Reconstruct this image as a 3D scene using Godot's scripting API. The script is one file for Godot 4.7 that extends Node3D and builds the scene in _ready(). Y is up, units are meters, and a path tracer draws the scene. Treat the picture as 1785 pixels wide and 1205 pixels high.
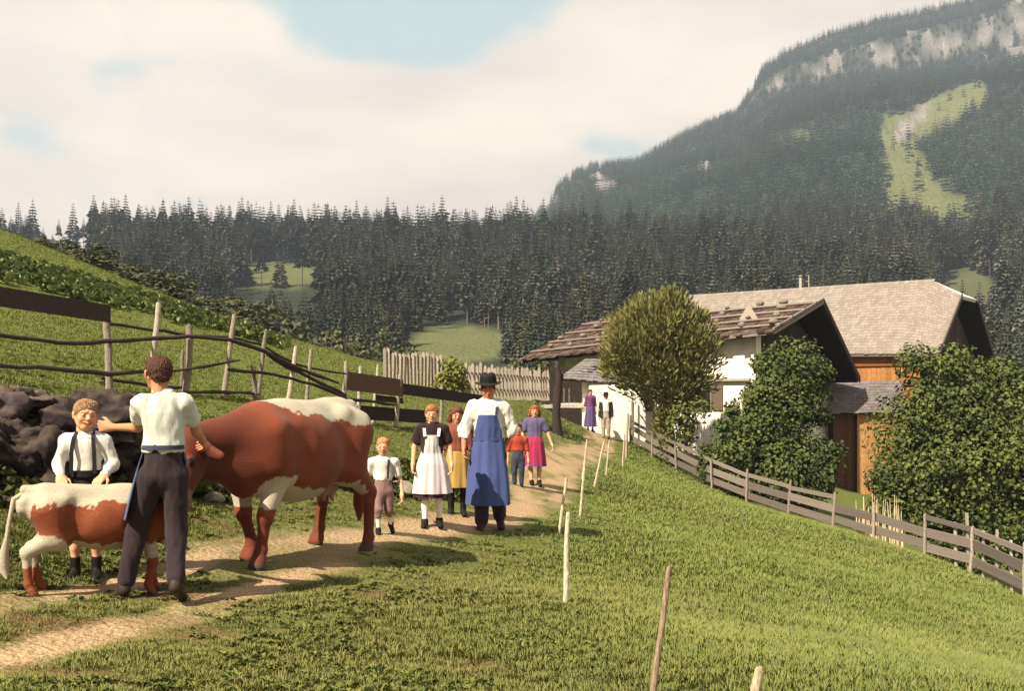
extends Node3D
# A farm track in a mountain valley: people with a cow and a calf, a meadow, farm buildings, forest and a cliffed mountain.

const F := 1911.0     # focal length of the lens in photograph pixels
const CX := 892.5     # middle column
const HZ := 700.0     # row of the eye level

var rng := RandomNumberGenerator.new()
var counts := {}
var wob := FastNoiseLite.new()
var grain := FastNoiseLite.new()
var SUN_DIR := Vector3(0.62, -0.92, -0.66).normalized()


func at(px: float, py: float, d: float) -> Vector3:
	return Vector3((px - CX) * d / F, (HZ - py) * d / F, -d)


func lin(r: float, g: float, b: float) -> Color:   # a real-world base colour
	return Color(r, g, b)


func numbered(n: String) -> String:
	if not counts.has(n):
		counts[n] = 0
		return n
	counts[n] += 1
	return "%s_%03d" % [n, counts[n]]


func thing(called: String, label: String, category: String, where := Vector3.ZERO, turn := 0.0, group := "") -> Node3D:
	var o := Node3D.new()
	o.name = numbered(called)
	add_child(o)
	o.position = where
	o.rotation.y = turn
	tag(o, label, category, group)
	return o


func tag(o: Node3D, label: String, category: String, group := "") -> void:
	o.set_meta("label", label)
	o.set_meta("category", category)
	if group:
		o.set_meta("group", group)


func part(called: String, mesh: Mesh, mat: Material, parent: Node, xf := Transform3D()) -> MeshInstance3D:
	var o := MeshInstance3D.new()
	o.name = called if parent != self else numbered(called)
	o.mesh = mesh
	o.material_override = mat
	o.transform = xf
	parent.add_child(o, true)
	return o


func structure(called: String, mesh: Mesh, mat: Material) -> MeshInstance3D:
	var o := part(called, mesh, mat, self)
	o.set_meta("kind", "structure")
	return o


func stuff(called: String, mesh: Mesh, mat: Material, xfs: Array, cols: PackedColorArray, parent: Node) -> MultiMeshInstance3D:
	var mm := MultiMesh.new()
	mm.transform_format = MultiMesh.TRANSFORM_3D
	mm.use_colors = true
	mm.mesh = mesh
	mm.instance_count = xfs.size()
	for i in xfs.size():
		mm.set_instance_transform(i, xfs[i])
		mm.set_instance_color(i, cols[i])
	var o := MultiMeshInstance3D.new()
	o.name = called if parent != self else numbered(called)
	o.multimesh = mm
	o.material_override = mat
	parent.add_child(o, true)
	o.set_meta("kind", "stuff")
	return o


# ---------------------------------------------------------------- meshes by hand
class Geo:
	var v := PackedVector3Array()
	var n := PackedVector3Array()
	var c := PackedColorArray()
	var ix := PackedInt32Array()
	var col := Color.WHITE

	func quad(a: Vector3, b: Vector3, d: Vector3, e: Vector3, out: Vector3) -> void:
		var g := (b - a).cross(d - a)
		if g.length_squared() < 1e-14:
			g = (d - a).cross(e - a)
		g = g.normalized()
		var k := v.size()
		v.append(a); v.append(b); v.append(d); v.append(e)
		if g.dot(out) < 0.0:
			g = -g
			ix.append_array([k, k + 1, k + 2, k, k + 2, k + 3])
		else:
			ix.append_array([k, k + 2, k + 1, k, k + 3, k + 2])
		for i in 4:
			n.append(g); c.append(col)

	func hexa(p: Array) -> void:   # eight corners: 0-3 one end ring, 4-7 the other
		var m := Vector3.ZERO
		for q in p:
			m += q
		m /= 8.0
		for f in [[0, 1, 2, 3], [4, 5, 6, 7], [0, 1, 5, 4], [1, 2, 6, 5], [2, 3, 7, 6], [3, 0, 4, 7]]:
			quad(p[f[0]], p[f[1]], p[f[2]], p[f[3]], (p[f[0]] + p[f[1]] + p[f[2]] + p[f[3]]) / 4.0 - m)

	func board(a: Vector3, b: Vector3, wide: Vector3, thick: Vector3) -> void:   # half extents across
		hexa([a - wide - thick, a + wide - thick, a + wide + thick, a - wide + thick, b - wide - thick, b + wide - thick, b + wide + thick, b - wide + thick])

	func box(lo: Vector3, hi: Vector3) -> void:
		var m := (lo + hi) / 2.0
		var h := (hi - lo) / 2.0
		board(m - Vector3(0, 0, h.z), m + Vector3(0, 0, h.z), Vector3(h.x, 0, 0), Vector3(0, h.y, 0))

	func tube(pts: Array, rad: Array, sides := 8, squash := 1.0, caps := true) -> void:
		var base := v.size()
		var up := Vector3(0.13, 0.21, 0.97)
		for i in pts.size():
			var t: Vector3 = (pts[mini(i + 1, pts.size() - 1)] - pts[maxi(i - 1, 0)]).normalized()
			var s := t.cross(up)
			if s.length() < 0.1:
				s = t.cross(Vector3(1, 0.2, 0.1))
			s = s.normalized()
			var w := s.cross(t).normalized()
			for k in sides:
				var a := TAU * k / sides
				var o := s * cos(a) + w * sin(a) * squash
				v.append(pts[i] + o * rad[i])
				n.append((s * cos(a) + w * sin(a) / squash).normalized())
				c.append(col)
		for i in pts.size() - 1:
			for k in sides:
				var a := base + i * sides + k
				var b := base + i * sides + (k + 1) % sides
				ix.append_array([a, b, a + sides, b, b + sides, a + sides])
		if caps:
			for e in [0, pts.size() - 1]:
				var t: Vector3 = (pts[1] - pts[0]).normalized() * -1.0 if e == 0 else (pts[e] - pts[e - 1]).normalized()
				var k0 := v.size()
				v.append(pts[e] + t * rad[e] * 0.25)
				n.append(t); c.append(col)
				for k in sides:
					v.append(v[base + e * sides + k]); n.append(t); c.append(col)
				for k in sides:
					var a := k0 + 1 + k
					var b := k0 + 1 + (k + 1) % sides
					if e == 0:
						ix.append_array([k0, b, a])
					else:
						ix.append_array([k0, a, b])

	func mesh() -> ArrayMesh:
		var arr := []
		arr.resize(Mesh.ARRAY_MAX)
		arr[Mesh.ARRAY_VERTEX] = v
		arr[Mesh.ARRAY_NORMAL] = n
		arr[Mesh.ARRAY_COLOR] = c
		arr[Mesh.ARRAY_INDEX] = ix
		var m := ArrayMesh.new()
		m.add_surface_from_arrays(Mesh.PRIMITIVE_TRIANGLES, arr)
		return m


# ---------------------------------------------------------------- distance fields and surface nets
class Field:
	var lo: Vector3
	var c: float
	var nx: int
	var ny: int
	var nz: int
	var f := PackedFloat32Array()

	func _init(lo_: Vector3, hi_: Vector3, c_: float) -> void:
		lo = lo_
		c = c_
		nx = int(ceil((hi_.x - lo_.x) / c)) + 1
		ny = int(ceil((hi_.y - lo_.y) / c)) + 1
		nz = int(ceil((hi_.z - lo_.z) / c)) + 1
		f.resize(nx * ny * nz)
		f.fill(9.0)

	# a tapered capsule, squeezed by sc about its own axes; how: 0 join, 1 carve
	func bone(a: Vector3, b: Vector3, ra: float, rb: float, k := 0.03, sc := Vector3.ONE, how := 0) -> void:
		var r := maxf(ra, rb) + k + 2.0 * c
		var e := Vector3(r / sc.x, r / sc.y, r / sc.z)
		var p0 := (a.min(b) - e - lo) / c
		var p1 := (a.max(b) + e - lo) / c
		var x0 := maxi(0, int(p0.x)); var x1 := mini(nx - 1, int(p1.x) + 1)
		var y0 := maxi(0, int(p0.y)); var y1 := mini(ny - 1, int(p1.y) + 1)
		var z0 := maxi(0, int(p0.z)); var z1 := mini(nz - 1, int(p1.z) + 1)
		var A := a * sc
		var ba := b * sc - A
		var bb := maxf(ba.length_squared(), 1e-9)
		var dr := rb - ra
		for z in range(z0, z1 + 1):
			var pz := (lo.z + z * c) * sc.z - A.z
			for y in range(y0, y1 + 1):
				var py := (lo.y + y * c) * sc.y - A.y
				var row := (z * ny + y) * nx
				var pre := py * ba.y + pz * ba.z
				for x in range(x0, x1 + 1):
					var px := (lo.x + x * c) * sc.x - A.x
					var t := clampf((px * ba.x + pre) / bb, 0.0, 1.0)
					var qx := px - ba.x * t
					var qy := py - ba.y * t
					var qz := pz - ba.z * t
					var d := sqrt(qx * qx + qy * qy + qz * qz) - ra - dr * t
					var o := f[row + x]
					if how == 1:
						d = -d
						if d > o - k:
							var h := maxf(k - absf(o - d), 0.0) / k
							f[row + x] = maxf(o, d) + h * h * k * 0.25
					elif d < o + k:
						var h := maxf(k - absf(o - d), 0.0) / k
						f[row + x] = minf(o, d) - h * h * k * 0.25

	func cut(nrm: Vector3, w: float) -> void:   # keeps where nrm . p < w
		for z in nz:
			for y in ny:
				var row := (z * ny + y) * nx
				var pre := nrm.y * (lo.y + y * c) + nrm.z * (lo.z + z * c) - w
				for x in nx:
					var d := pre + nrm.x * (lo.x + x * c)
					if d > f[row + x]:
						f[row + x] = d

	func ruffle(noise: FastNoiseLite, amp: float, sc: Vector3) -> void:
		for z in nz:
			for y in ny:
				var row := (z * ny + y) * nx
				for x in nx:
					var o := f[row + x]
					if o < 2.5 * c and o > -2.5 * c:
						f[row + x] = o + amp * noise.get_noise_3d((lo.x + x * c) * sc.x, (lo.y + y * c) * sc.y, (lo.z + z * c) * sc.z)

	func add_to(g: Geo, xf: Transform3D, paint: Callable) -> void:
		var idx := PackedInt32Array()
		idx.resize(nx * ny * nz)
		idx.fill(-1)
		var sxy := nx * ny
		var far := 4.0 * c
		var turned := xf.basis.determinant() < 0.0
		var off := [0, 1, nx, nx + 1, sxy, sxy + 1, sxy + nx, sxy + nx + 1]
		var edges := [[0, 1], [2, 3], [4, 5], [6, 7], [0, 2], [1, 3], [4, 6], [5, 7], [0, 4], [1, 5], [2, 6], [3, 7]]
		var cells := PackedInt32Array()
		for z in nz - 1:
			for y in ny - 1:
				var row := (z * ny + y) * nx
				for x in nx - 1:
					var i := row + x
					var f0 := f[i]
					if f0 > far or f0 < -far:
						continue
					var m := 0
					for k in 8:
						if f[i + off[k]] < 0.0:
							m |= 1 << k
					if m == 0 or m == 255:
						continue
					var s := Vector3.ZERO
					var cnt := 0
					for e in edges:
						var fa := f[i + off[e[0]]]
						var fb := f[i + off[e[1]]]
						if (fa < 0.0) != (fb < 0.0):
							var t := fa / (fa - fb)
							var pa := Vector3(e[0] & 1, (e[0] >> 1) & 1, e[0] >> 2)
							var pb := Vector3(e[1] & 1, (e[1] >> 1) & 1, e[1] >> 2)
							s += pa.lerp(pb, t)
							cnt += 1
					var p := lo + (Vector3(x, y, z) + s / cnt) * c
					var q0 := f0 + f[i + nx] + f[i + sxy] + f[i + nx + sxy]
					var q1 := f[i + 1] + f[i + nx + 1] + f[i + sxy + 1] + f[i + nx + sxy + 1]
					var r0 := f0 + f[i + 1] + f[i + sxy] + f[i + 1 + sxy]
					var r1 := f[i + nx] + f[i + nx + 1] + f[i + sxy + nx] + f[i + nx + sxy + 1]
					var t0 := f0 + f[i + 1] + f[i + nx] + f[i + nx + 1]
					var t1 := f[i + sxy] + f[i + sxy + 1] + f[i + sxy + nx] + f[i + nx + sxy + 1]
					var nn := Vector3(q1 - q0, r1 - r0, t1 - t0).normalized()
					idx[i] = g.v.size()
					cells.append(i)
					g.v.append(xf * p)
					g.n.append((xf.basis * nn).normalized())
					g.c.append(paint.call(p, nn))
		for i in cells:
			var f0 := f[i] < 0.0
			var w := f0 != turned
			if f0 != (f[i + 1] < 0.0):
				_q(g, idx[i], idx[i - nx], idx[i - nx - sxy], idx[i - sxy], w)
			if f0 != (f[i + nx] < 0.0):
				_q(g, idx[i], idx[i - sxy], idx[i - sxy - 1], idx[i - 1], w)
			if f0 != (f[i + sxy] < 0.0):
				_q(g, idx[i], idx[i - 1], idx[i - 1 - nx], idx[i - nx], w)

	func _q(g: Geo, a: int, b: int, d: int, e: int, inside: bool) -> void:
		if a < 0 or b < 0 or d < 0 or e < 0:
			return
		if inside:
			g.ix.append_array([a, d, b, a, e, d])
		else:
			g.ix.append_array([a, b, d, a, d, e])


# ---------------------------------------------------------------- materials
func tex_noise(freq: float, lo: Color, hi: Color, octaves := 4, size := 512, kind := FastNoiseLite.TYPE_SIMPLEX_SMOOTH, warp := 0.0) -> Texture2D:
	var n := FastNoiseLite.new()
	n.seed = 11 + counts.size()
	n.noise_type = kind
	n.frequency = freq
	n.fractal_octaves = octaves
	if warp > 0.0:
		n.domain_warp_enabled = true
		n.domain_warp_amplitude = warp
	var im := n.get_seamless_image(size, size)
	im.convert(Image.FORMAT_RGB8)
	var d := im.get_data()
	var lr := lo.r * 255.0; var lg := lo.g * 255.0; var lb := lo.b * 255.0
	var hr := hi.r * 255.0; var hg := hi.g * 255.0; var hb := hi.b * 255.0
	for i in range(0, d.size(), 3):
		var t := d[i] / 255.0
		d[i] = int(lerpf(lr, hr, t)); d[i + 1] = int(lerpf(lg, hg, t)); d[i + 2] = int(lerpf(lb, hb, t))
	return ImageTexture.create_from_image(Image.create_from_data(size, size, false, Image.FORMAT_RGB8, d))


func stretched(t: Texture2D) -> Texture2D:
	return t


var T := {}

func mat(base: Color, rough := 0.9, tex := "", scale := Vector3.ONE, bump := 0.0, world := false) -> StandardMaterial3D:
	var m := StandardMaterial3D.new()
	m.albedo_color = base.linear_to_srgb()
	m.vertex_color_use_as_albedo = true
	m.roughness = rough
	m.metallic_specular = 0.25
	if tex:
		m.albedo_texture = T[tex]
		m.uv1_triplanar = true
		m.uv1_world_triplanar = world
		m.uv1_scale = scale
		if bump > 0.0:
			m.heightmap_enabled = true
			m.heightmap_texture = T["grey"]
			m.heightmap_scale = bump
	return m


# ---------------------------------------------------------------- the lie of the land
var K := PackedVector3Array()     # known points: x, z, height
var W := PackedFloat64Array()
var PLANE := [0.0, 0.0, 0.0]
var TRACK: Array[Vector2] = [Vector2(-4.6, -2.6), Vector2(-3.3, -4.7), Vector2(-2.75, -6.0), Vector2(-2.25, -7.1), Vector2(-1.85, -8.6), Vector2(-1.35, -10.2), Vector2(-0.75, -11.7), Vector2(-0.1, -13.3), Vector2(0.3, -15.5), Vector2(0.6, -19.5), Vector2(1.05, -24.0), Vector2(1.7, -29.0), Vector2(2.8, -36.0), Vector2(3.5, -43.0)]


func know(px: float, py: float, d: float) -> void:
	var p := at(px, py, d)
	K.append(Vector3(p.x, p.z, p.y))


func survey() -> void:
	for q in [[0, 1205, 5.0], [892, 1205, 5.7], [1785, 1205, 6.6], [0, 1130, 5.55], [270, 1040, 6.95], [55, 1052, 6.85], [150, 1035, 7.4], [472, 990, 8.2], [600, 963, 9.3], [240, 1025, 7.2], [560, 975, 9.0], [700, 935, 10.9], [850, 915, 12.6], [930, 890, 14.5], [950, 840, 19.5], [1000, 800, 28], [1030, 780, 36], [1100, 775, 42],
		[985, 1050, 8.2], [1178, 822, 38], [1300, 880, 33], [1372, 903, 31], [1523, 945, 27], [1690, 1000, 23], [1785, 1050, 20],
		[1200, 950, 15], [1400, 1000, 14], [1100, 850, 23], [1600, 1080, 12.5], [1250, 1100, 8.5],
		[0, 690, 11.2], [187, 684, 14.5], [330, 690, 15.6], [455, 697, 16.8], [600, 735, 18.8], [690, 742, 20.5], [830, 742, 23.5], [670, 664, 31], [935, 697, 38], [975, 768, 36], [1000, 770, 38], [800, 690, 31],
		[0, 460, 30], [0, 500, 26], [0, 560, 19], [250, 530, 30], [450, 590, 30], [560, 625, 30],
		[0, 400, 46], [200, 480, 45], [400, 560, 43], [560, 612, 41], [650, 640, 40], [-200, 330, 48],
		[400, 868, 10.4], [450, 800, 11.8], [100, 905, 8.4], [0, 925, 7.6], [560, 852, 11.3], [650, 850, 13.4], [760, 830, 16], [860, 800, 20], [520, 760, 14.5], [240, 800, 10.2]]:
		know(q[0], q[1], q[2])
	for w in [[0, 0, -1.5], [4, 0, -2.1], [-3, 0, -1.3], [14, -25, -5.6], [12, -36, -4.4], [9, -43, -2.7], [15, -50, -3.8], [22, -55, -4.6], [30, -40, -8.5], [20, -15, -7.2], [8, -5, -3.4], [2, -48, -1.5], [5, -50, -1.7], [9, -48, -2.3],
		[-4.7, -9.2, 0.1], [-6, -8, 0.35], [-8, -5, 0.9], [-12, -5, 1.7], [-5.5, -3, -0.3], [-10, -12, 1.4], [-20, -20, 4.7], [-30, -30, 8], [-40, -40, 11], [-36, -62, 11], [-22, -62, 6.2], [-13, -62, 1.8], [-5, -60, -1.2], [2, -66, -2.6], [20, -75, -4.5], [36, -62, -8], [0, 14, -1.6], [14, 12, -4.6], [-14, 12, 1.4], [45, -20, -13], [-45, -10, 10]]:
		K.append(Vector3(w[0], w[1], w[2]))
	var n := K.size()
	var m := n + 3
	var a: Array[PackedFloat64Array] = []
	for i in m:
		var row := PackedFloat64Array()
		row.resize(m + 1)
		a.append(row)
	for i in n:
		for j in n:
			var r2 := ((K[i].x - K[j].x) ** 2 + (K[i].y - K[j].y) ** 2) * 0.01
			a[i][j] = 0.5 * r2 * log(maxf(r2, 1e-9))
		a[i][i] += 0.008
		var l := [1.0, K[i].x * 0.1, K[i].y * 0.1]
		for k in 3:
			a[i][n + k] = l[k]
			a[n + k][i] = l[k]
		a[i][m] = K[i].z
	for i in m:
		var best := i
		for r in range(i + 1, m):
			if absf(a[r][i]) > absf(a[best][i]):
				best = r
		var sw := a[i]
		a[i] = a[best]
		a[best] = sw
		var pi := a[i]
		for r in range(i + 1, m):
			var f := a[r][i] / pi[i]
			if f != 0.0:
				var pr := a[r]
				for k in range(i, m + 1):
					pr[k] -= f * pi[k]
				a[r] = pr
	W.resize(m)
	for i in range(m - 1, -1, -1):
		var s := a[i][m]
		for k in range(i + 1, m):
			s -= a[i][k] * W[k]
		W[i] = s / a[i][i]


func land(x: float, z: float) -> float:
	var n := K.size()
	var h := W[n] + W[n + 1] * x * 0.1 + W[n + 2] * z * 0.1
	for i in n:
		var k := K[i]
		var r2 := ((k.x - x) * (k.x - x) + (k.y - z) * (k.y - z)) * 0.01
		if r2 > 1e-9:
			h += W[i] * 0.5 * r2 * log(r2)
	return h + 0.035 * wob.get_noise_2d(x * 60.0, z * 60.0)


var GC := PackedFloat32Array()   # heights on a half-metre grid, for scattering
const GX := -44.0
const GZ := -76.0
const GW := 176
const GH := 176

func cache_land() -> void:
	GC.resize(GW * GH)
	for j in GH:
		for i in GW:
			GC[j * GW + i] = land(GX + i * 0.5, GZ + j * 0.5)


func quick(x: float, z: float) -> float:
	var u := clampf((x - GX) * 2.0, 0.0, GW - 1.01)
	var w := clampf((z - GZ) * 2.0, 0.0, GH - 1.01)
	var i := int(u)
	var j := int(w)
	var k := j * GW + i
	return lerpf(lerpf(GC[k], GC[k + 1], u - i), lerpf(GC[k + GW], GC[k + GW + 1], u - i), w - j)


func track(x: float, z: float) -> Vector2:   # how far from the middle of the track (signed), and how far along it
	var best := 1e9
	var out := Vector2(99, 0)
	var run := 0.0
	var p := Vector2(x, z)
	for i in TRACK.size() - 1:
		var a := TRACK[i]
		var ab := TRACK[i + 1] - a
		var t := clampf((p - a).dot(ab) / ab.length_squared(), 0.0, 1.0)
		var q := p - a - ab * t
		var d := q.length()
		if d < best:
			best = d
			out = Vector2(d * signf(ab.cross(q)), run + t * ab.length())
		run += ab.length()
	return out


func bare(x: float, z: float) -> float:   # 1 on trodden earth, 0 in grass
	var t := track(x, z)
	var w := 0.16 * wob.get_noise_2d(x * 90.0, z * 90.0) + 0.10 * grain.get_noise_2d(x * 40.0, z * 40.0)
	var a := absf(t.x + w)
	var s := 0.0
	var wide := lerpf(lerpf(0.54, 0.30, clampf((t.y - 5.0) / 3.0, 0.0, 1.0)), 0.54, clampf((t.y - 12.5) / 4.0, 0.0, 1.0))
	s = 1.0 - smoothstep(wide - 0.16, wide + 0.10, a)
	if t.y < 9.5:   # two ruts with a strip of grass between, near the camera
		var rut := 1.0 - smoothstep(0.09, 0.22, absf(absf(t.x + w * 0.8) - 0.40))
		s = lerpf(rut * (1.0 - 0.6 * smoothstep(0.1, 0.35, wob.get_noise_2d(x * 100.0 + 50.0, z * 100.0))), s, clampf((t.y - 5.6) / 2.5, 0.0, 1.0))
	elif t.y > 11.0:
		s *= 1.0 - 0.7 * smoothstep(0.05, 0.35, wob.get_noise_2d(x * 120.0 + 500.0, z * 50.0))
	return clampf(s, 0.0, 1.0)


func worn(x: float, z: float) -> float:   # earth showing through in patches close to the camera on the left
	var n := wob.get_noise_2d(x * 70.0 + 900.0, z * 110.0)
	return smoothstep(0.12, 0.42, n) * clampf((1.2 - x) / 1.5, 0.0, 1.0) * clampf((z + 12.0) / 4.0, 0.0, 1.0)


func earth_color(x: float, z: float) -> Color:
	var n := 0.5 + 0.5 * wob.get_noise_2d(x * 25.0, z * 25.0)
	var m := 0.5 + 0.5 * grain.get_noise_2d(x * 60.0, z * 60.0)
	var near := clampf((4.0 - x - 0.12 * absf(z)) / 5.0, 0.0, 1.0)
	var g := Color(0.140, 0.176, 0.044).lerp(Color(0.195, 0.230, 0.060), n)
	g = g.lerp(Color(0.19, 0.15, 0.065), 0.50 * near * m)
	if z < -14.0 and x < -0.4 * 4.0 - 2.0:
		g = g.lerp(Color(0.17, 0.205, 0.045), 0.7)
	return g.lerp(Color(0.20, 0.12, 0.055), 0.85 * worn(x, z))


func build_ground() -> void:
	var g := Geo.new()
	var ang: Array[float] = []
	var a := -180.0
	while a < 180.0:
		ang.append(a)
		a += 0.55 if a >= -36.0 and a < 36.0 else 6.0
	ang.append(180.0)
	var rad: Array[float] = [0.3]
	while rad[-1] < 80.0:
		rad.append(rad[-1] * 1.033 + 0.02)
	var na := ang.size()
	for r in rad:
		for t in ang:
			var x := r * sin(deg_to_rad(t))
			var z := -r * cos(deg_to_rad(t))
			g.v.append(Vector3(x, land(x, z), z))
			g.c.append(earth_color(x, z))
			g.n.append(Vector3.UP)
	for i in rad.size() - 1:
		for j in na - 1:
			var k := i * na + j
			g.ix.append_array([k, k + na, k + 1, k + 1, k + na, k + na + 1])
	smooth(g, na)
	structure("ground", g.mesh(), mat(Color.WHITE, 1.0, "soil", Vector3.ONE * 0.9, 3.0, true))
	# the track lies on it as a sheet of its own
	var p := Geo.new()
	var run := 0.0
	var cols := 34
	var rows := 0
	var last := TRACK[0]
	for i in TRACK.size() - 1:
		var steps := int(maxf(4.0, (TRACK[i + 1] - TRACK[i]).length() / clampf(absf(TRACK[i].y) * 0.012, 0.06, 0.35)))
		for s in steps:
			var c0 := TRACK[maxi(i - 1, 0)]
			var q := TRACK[i].cubic_interpolate(TRACK[i + 1], c0, TRACK[mini(i + 2, TRACK.size() - 1)], float(s) / steps)
			var q2 := TRACK[i].cubic_interpolate(TRACK[i + 1], c0, TRACK[mini(i + 2, TRACK.size() - 1)], float(s + 1) / steps)
			var side := (q2 - q).orthogonal().normalized()
			for k in cols:
				var w := lerpf(-1.25, 1.25, k / (cols - 1.0)) * (1.0 if q.y > -18.0 else 0.82)
				var x := q.x + side.x * w
				var z := q.y + side.y * w
				var b := bare(x, z)
				var n := 0.5 + 0.5 * wob.get_noise_2d(x * 160.0, z * 160.0)
				var m := 0.5 + 0.5 * grain.get_noise_2d(x * 50.0, z * 50.0)
				var dirt := Color(0.50, 0.35, 0.205).lerp(Color(0.72, 0.52, 0.325), n).lerp(Color(0.34, 0.225, 0.12), 0.45 * m)
				p.v.append(Vector3(x, land(x, z) + (0.006 + 0.0012 * absf(z) if k > 0 and k < cols - 1 else -0.04), z))
				p.n.append(Vector3.UP)
				p.c.append(earth_color(x, z).lerp(dirt, b))
			rows += 1
	for i in rows - 1:
		for j in cols - 1:
			var k := i * cols + j
			p.ix.append_array([k, k + 1, k + cols, k + 1, k + cols + 1, k + cols])
	smooth(p, cols)
	structure("path", p.mesh(), mat(Color.WHITE, 1.0, "soil", Vector3.ONE * 1.3, 2.0, true))


func smooth(g: Geo, w: int) -> void:   # normals of a grid, w points a row; also sets the winding so that the upper side is the front
	if g.ix.size() and (g.v[g.ix[1]] - g.v[g.ix[0]]).cross(g.v[g.ix[2]] - g.v[g.ix[0]]).y > 0.0:
		for i in range(0, g.ix.size(), 3):
			var s := g.ix[i + 1]
			g.ix[i + 1] = g.ix[i + 2]
			g.ix[i + 2] = s
	var acc := PackedVector3Array()
	acc.resize(g.v.size())
	for i in range(0, g.ix.size(), 3):
		var q := -(g.v[g.ix[i + 1]] - g.v[g.ix[i]]).cross(g.v[g.ix[i + 2]] - g.v[g.ix[i]])
		for k in 3:
			acc[g.ix[i + k]] += q
	for i in g.v.size():
		g.n[i] = acc[i].normalized() if acc[i].length_squared() > 1e-20 else Vector3.UP


# ---------------------------------------------------------------- far slopes
func table(t: Array, x: float) -> float:
	if x <= t[0][0]:
		return t[0][1]
	for i in t.size() - 1:
		if x < t[i + 1][0]:
			var s: float = (x - t[i][0]) / (t[i + 1][0] - t[i][0])
			return lerpf(t[i][1], t[i + 1][1], s)
	return t[-1][1]


const PROFILE := [[50, -9.0], [80, -5.0], [120, 2.5], [150, 6.5], [200, 12.5], [260, 20.5], [300, 28], [350, 39], [400, 50], [450, 60], [520, 66], [700, 60], [1200, 30]]
const RIDGE_ROW := [[-1200, 330], [-300, 380], [0, 400], [110, 418], [200, 440], [600, 446], [900, 446], [1200, 446], [3500, 446]]
const TOP_ROW := [[900, 440], [935, 388], [950, 366], [968, 338], [1000, 312], [1030, 300], [1060, 297], [1110, 290], [1200, 242], [1285, 204], [1305, 172], [1330, 130], [1360, 108], [1450, 70], [1540, 45], [1600, 34], [1690, 14], [1790, -20], [2200, -160], [3500, -420]]
const MD := 1500.0

func hill_h(u: float, d: float) -> float:
	var h := table(PROFILE, d)
	var s := (HZ - table(RIDGE_ROW, u)) / 260.0
	if h > 0.0:
		h *= s
	return h


func mount_h(u: float, d: float) -> float:
	if u < 900.0 or d < 420.0:
		return -50.0
	var top := table(TOP_ROW, u)
	var hr := (HZ - top) * MD / F
	var t := (d - 420.0) / (MD - 420.0)
	var cliff := clampf((u - 1270.0) / 60.0, 0.0, 1.0)
	var s: float
	if t <= 1.0:
		var soft := lerpf(t, t * t * (3.0 - 2.0 * t), 0.25)
		var hard := table([[0, 0], [0.5, 0.46], [0.80, 0.73], [0.835, 0.85], [0.90, 0.90], [0.925, 0.955], [1, 1]], t)
		s = lerpf(soft, hard, cliff)
	else:
		s = 1.0 - 0.25 * (t - 1.0)
	return 40.0 + (hr - 40.0) * s


func far_h(x: float, z: float) -> float:
	var d := maxf(-z, 30.0)
	var u := CX + F * x / d
	var h := hill_h(u, d) + 2.2 * wob.get_noise_2d(x * 1.2, z * 1.2) * clampf((d - 60.0) / 100.0, 0.0, 1.0)
	var m := mount_h(u, d)
	if m > -40.0:
		var t := clampf((d - 420.0) / 300.0, 0.0, 1.0)
		m += t * (1.0 - 0.7 * smoothstep(1100.0, 1400.0, d)) * (16.0 * wob.get_noise_2d(x * 0.30, z * 0.30) + 7.0 * wob.get_noise_2d(x * 1.1 + 70.0, z * 1.1)) * clampf((u - 940.0) / 60.0, 0.0, 1.0)
		h = maxf(h, m)
	return h


func blob(u: float, y: float, cu: float, cy: float, ru: float, ry: float) -> float:
	return 1.0 - smoothstep(0.75, 1.1, sqrt(((u - cu) / ru) ** 2 + ((y - cy) / ry) ** 2) + 0.22 * wob.get_noise_2d(u * 2.2, y * 2.2))


func stretch(u: float, y: float, a: Vector2, b: Vector2, ra: float, rb: float) -> float:
	var ab := b - a
	var t := clampf((Vector2(u, y) - a).dot(ab) / ab.length_squared(), 0.0, 1.0)
	return 1.0 - smoothstep(0.75, 1.1, (Vector2(u, y) - a - ab * t).length() / lerpf(ra, rb, t) + 0.25 * wob.get_noise_2d(u * 2.5, y * 2.5))


func pasture(u: float, y: float, d: float) -> float:   # open grass on the slopes
	var s := 0.0
	if d < 450.0:
		s = maxf(blob(u, y, 480, 480, 98, 24), blob(u, y, 800, 600, 100, 34))
		s = maxf(s, 0.8 * blob(u, y, 1015, 528, 40, 28))
		s = maxf(s, 0.8 * blob(u, y, 1690, 530, 60, 70))
	else:
		s = maxf(stretch(u, y, Vector2(1700, 165), Vector2(1560, 235), 26, 32), stretch(u, y, Vector2(1560, 235), Vector2(1590, 330), 34, 44))
		s = maxf(s, stretch(u, y, Vector2(1590, 330), Vector2(1640, 385), 42, 60))
		s = maxf(s, stretch(u, y, Vector2(1550, 330), Vector2(1552, 430), 9, 7))
		s = maxf(s, 0.7 * blob(u, y, 1390, 242, 40, 14))
	return s


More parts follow.
